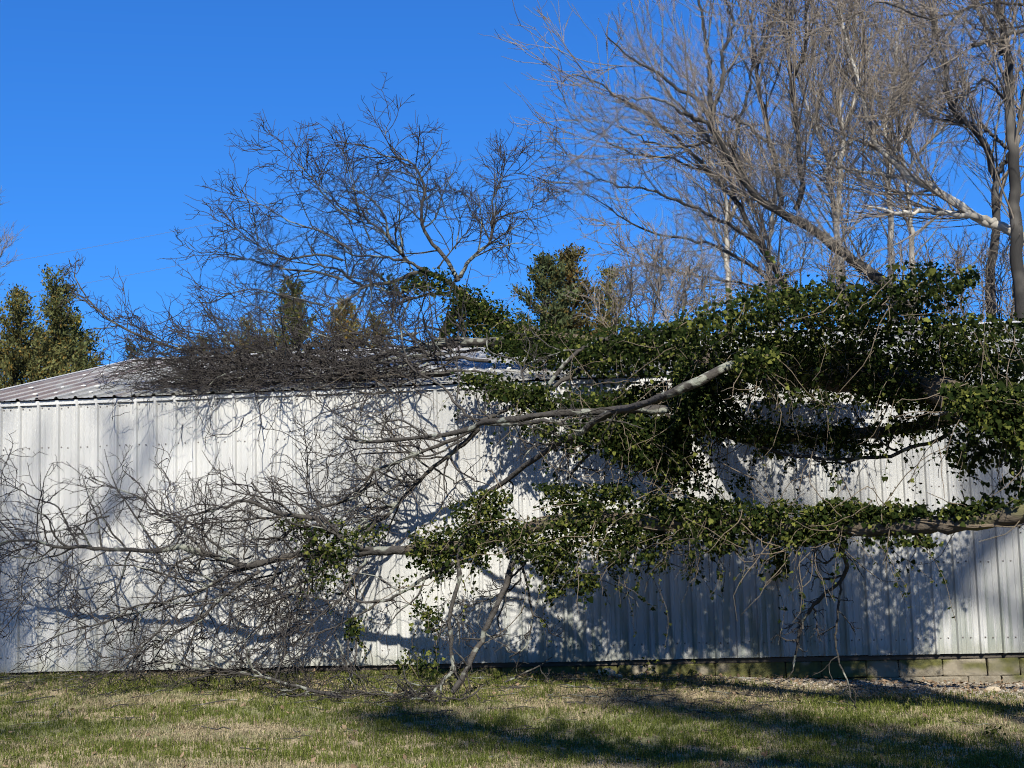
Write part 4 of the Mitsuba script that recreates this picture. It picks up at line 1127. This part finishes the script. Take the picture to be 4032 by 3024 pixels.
gm = green_mask_np(x, y)
tuft = meshkit.fbm(np.stack([x * 9, y * 9, 0 * x], -1), 2, 3)
seen = visible(x, y, z)
wide &= ~seen
keep = (seen | wide) & ((np.arange(n) >= 150000) | wide) & (gr.random(n) < np.clip(.25 + 1.5 * (tuft - .28), .12, 1)) & (gr.random(n) > gravel_w(x, y) * 1.3) & (gr.random(n) < np.clip(.62 + (-y) * .05, .5, 1)) & ~((y > -.10) & (gr.random(n) < .6))
x, y, z, gm, tuft, wide = x[keep], y[keep], z[keep], gm[keep], tuft[keep], wide[keep]
n = len(x)
gsel = gr.random(n) < np.clip((gm - .47) * 7.0 + .52, .10, .93)
h = np.where(gsel, gr.uniform(.03, .075, n), gr.uniform(.025, .07, n)) * (.65 + .9 * (tuft - .2))
az = gr.uniform(0, 6.283, n)
lean = np.where(gsel, gr.uniform(.1, .9, n), gr.uniform(.4, 1.6, n))
d = np.stack([np.cos(az), np.sin(az), 0 * az], -1)
sd = np.stack([-np.sin(az), np.cos(az), 0 * az], -1)
w = (gr.uniform(.0016, .0032, n) * np.where(wide, 3.0, 1.0))[:, None]
b = np.stack([x, y, z - .004], -1)
m1 = b + d * (lean * h * .35)[:, None] + np.array([0, 0, 1.0]) * (h * .62)[:, None]
tp = b + d * (lean * h)[:, None] + np.array([0, 0, 1.0]) * (h * np.clip(1.05 - .35 * lean, .35, 1))[:, None]
v = np.stack([b - sd * w, b + sd * w, m1 + sd * w * .85, m1 - sd * w * .85, tp], 1).reshape(-1, 3)
f = np.array([[0, 1, 2], [0, 2, 3], [3, 2, 4]])
F = (f[None] + (np.arange(n) * 5)[:, None, None]).reshape(-1, 3)
a = gr.random((n, 1))
cg = np.array([.05, .070, .015]) * (1 - a) + np.array([.155, .175, .042]) * a
cs = np.array([.15, .12, .07]) * (1 - a) + np.array([.48, .40, .26]) * a
col = np.where(gsel[:, None], cg, cs) * gr.uniform(.75, 1.2, (n, 1))
tag(obj('lawn_grass', mikit.ply((v, F), 'mat_grass', smooth=False, color=np.repeat(col, 5, axis=0))), 'short winter lawn, straw colored with green patches', 'grass', 'stuff')

# curled dead leaves
n = 2600
x = np.concatenate([gr.uniform(-1, 12, n // 2), gr.uniform(5.5, 12.5, n // 2)])
y = np.concatenate([gr.uniform(-7, 0, n // 2), -np.abs(gr.normal(0, .7, n // 2))])
z = gz(x, y) + gr.uniform(.005, .035, n)
M = rot_from(np.array([0, -.3, 1.0]) + gr.normal(0, .45, (n, 3)), gr.uniform(0, 6.28, n), gr.normal(0, .5, (n, 3)))
lv = np.array([(0, 0, 0), (.28, .10, -.3), (.30, .12, -.65), (0, .02, -1), (-.30, .12, -.65), (-.28, .10, -.3), (0, 0, -.5)])
lf = np.array([(i, (i + 1) % 6, 6) for i in range(6)])
sz = gr.uniform(.025, .06, n)
v = (np.einsum('nij,kj->nki', M, lv) * sz[:, None, None] + np.stack([x, y, z], -1)[:, None]).reshape(-1, 3)
a = gr.random((n, 1))
col = (np.array([.09, .06, .038]) * (1 - a) + np.array([.24, .17, .11]) * a)
tag(obj('leaf_litter', mikit.ply((v, (lf[None] + (np.arange(n) * 7)[:, None, None]).reshape(-1, 3)), 'mat_dry', color=np.repeat(col, 7, axis=0))), 'brown dead leaves scattered on the lawn and along the wall', 'dead leaves', 'stuff')

# snapped twigs strewn under the tree
n = 420
x = np.concatenate([gr.uniform(-.5, 8, n - 120), gr.uniform(4, 12, 120)])
y = -np.abs(gr.normal(0, 1.6, n)) - .1
az = gr.uniform(0, 6.283, n)
L = gr.uniform(.08, .45, n)
t = np.linspace(-.5, .5, 5)
P = np.stack([x[:, None] + np.cos(az)[:, None] * t * L[:, None], y[:, None] + np.sin(az)[:, None] * t * L[:, None], 0 * t + 0 * x[:, None]], -1) + gr.normal(0, .012, (n, 5, 3))
P[..., 1] = np.minimum(P[..., 1], -.05)
P[..., 2] = gz(P[..., 0], P[..., 1]) + .02 + np.abs(P[..., 2])
tag(obj('twig_litter', mikit.ply(tubes(P, gr.uniform(.0022, .006, n)[:, None] * np.ones(5), 4), 'mat_bark', smooth=True)), 'snapped twigs strewn on the lawn under the fallen tree', 'twigs', 'stuff')

# gravel by the wall at right
n = 16000
x = gr.uniform(6.2, 12.5, n)
y = -gr.random(n) * 2.6
k = gr.random(n) < gravel_w(x, y) * 1.4 + .25 * (np.abs(y) < .18)
x, y = x[k], y[k]
n = len(x)
ico = trimesh.creation.icosahedron()
iv, if_ = np.array(ico.vertices), np.array(ico.faces)
s = gr.uniform(.007, .022, (n, 1)) * gr.uniform(.6, 1.3, (n, 3)) * [1, 1, .6]
v = iv[None] * s[:, None] * gr.uniform(.75, 1.2, (n, 12, 1)) + np.stack([x, y, gz(x, y) + .006], -1)[:, None]
a = gr.random((n, 1))
col = (np.array([.10, .085, .065]) * (1 - a) + np.array([.34, .295, .24]) * a ** 1.3)
tag(obj('gravel', mikit.ply((v.reshape(-1, 3), (if_[None] + (np.arange(n) * 12)[:, None, None]).reshape(-1, 3)), 'mat_gravel', smooth=False, color=np.repeat(col, 12, axis=0))), 'gray brown gravel along the foundation at right', 'gravel', 'stuff')

# stones by the foundation
for j, (fr, px_, py_, r, lab) in enumerate([('G', 1715, 1035, .075, 'largest pale rough stone lying by the foundation'), ('G', 1790, 1048, .035, 'small tan stone just right of the largest pale stone'), ('G', 1570, 1036, .03, 'small tan stone left of the largest pale stone'), ('G', 1960, 1050, .045, 'flat tan stone by the foundation, right of the others'), ('G', 1330, 1030, .03, 'small reddish stone near the wall, left of the stones'), ('H', 2010, 1160, .05, 'pinkish stone on the gravel at far right')]):
    sx, sy = src(fr, px_, py_)
    p = at(sx, sy, [.12, .22, .15, .2, .2, .9][j])
    p[2] = gz(p[0], p[1]) + r * .35
    m = trimesh.creation.icosphere(subdivisions=3)
    vv = np.array(m.vertices)
    vv = vv * (1 + .5 * (meshkit.fbm(vv * 1.6 + j * 7, 3, j) - .5))[:, None] * [1.5, .9, .75] * r + p
    k = thing('stone', lab, 'stone')
    scene[k] = mikit.ply((vv, m.faces), 'mat_rock', smooth=40)

# weeds and a few loose sticks
wl = ['leafy weed sprouting on the lawn below the leafy limb', 'thin upright weed at the foundation, left of the gravel', 'green weed beside the gravel at right', 'small green weed on the lawn near the right edge', 'low weed tuft before the stones', 'weed at the wall base behind the props']
for j, (fr, px_, py_, hgt) in enumerate([('G', 1270, 1180, .10), ('H', 55, 1060, .20), ('H', 1440, 1280, .12), ('H', 2010, 1440, .10), ('G', 1690, 1150, .10), ('G', 2020, 1050, .22)]):
    sx, sy = src(fr, px_, py_)
    p = EYE + (at(sx, sy, 1.0) - EYE) * ((EYE[2] + .26) / (EYE[2] - at(sx, sy, 1.0)[2]))
    p[1] = min(p[1], -.12)
    p[2] = gz(p[0], p[1])
    m = 26
    u = gr.random(m)
    c = p + np.stack([gr.normal(0, .035, m), gr.normal(0, .035, m), u * hgt], -1)
    v, f, col = leaf_mesh(c, gr.uniform(.02, .04, m), gr, .5, .7)
    k = thing('weed', wl[j], 'plant')
    st = np.stack([np.stack([p + [gr.normal(0, .01), gr.normal(0, .01), 0], p + [gr.normal(0, .02), gr.normal(0, .02), hgt * .5], p + [gr.normal(0, .04), gr.normal(0, .04), hgt]]) for _ in range(1)])
    obj('stem', mikit.ply(tubes(st, np.full((1, 3), .002), 4), 'mat_stem'), k)
    obj('foliage', mikit.ply((v, f), 'mat_ivy', smooth=True, color=col), k)
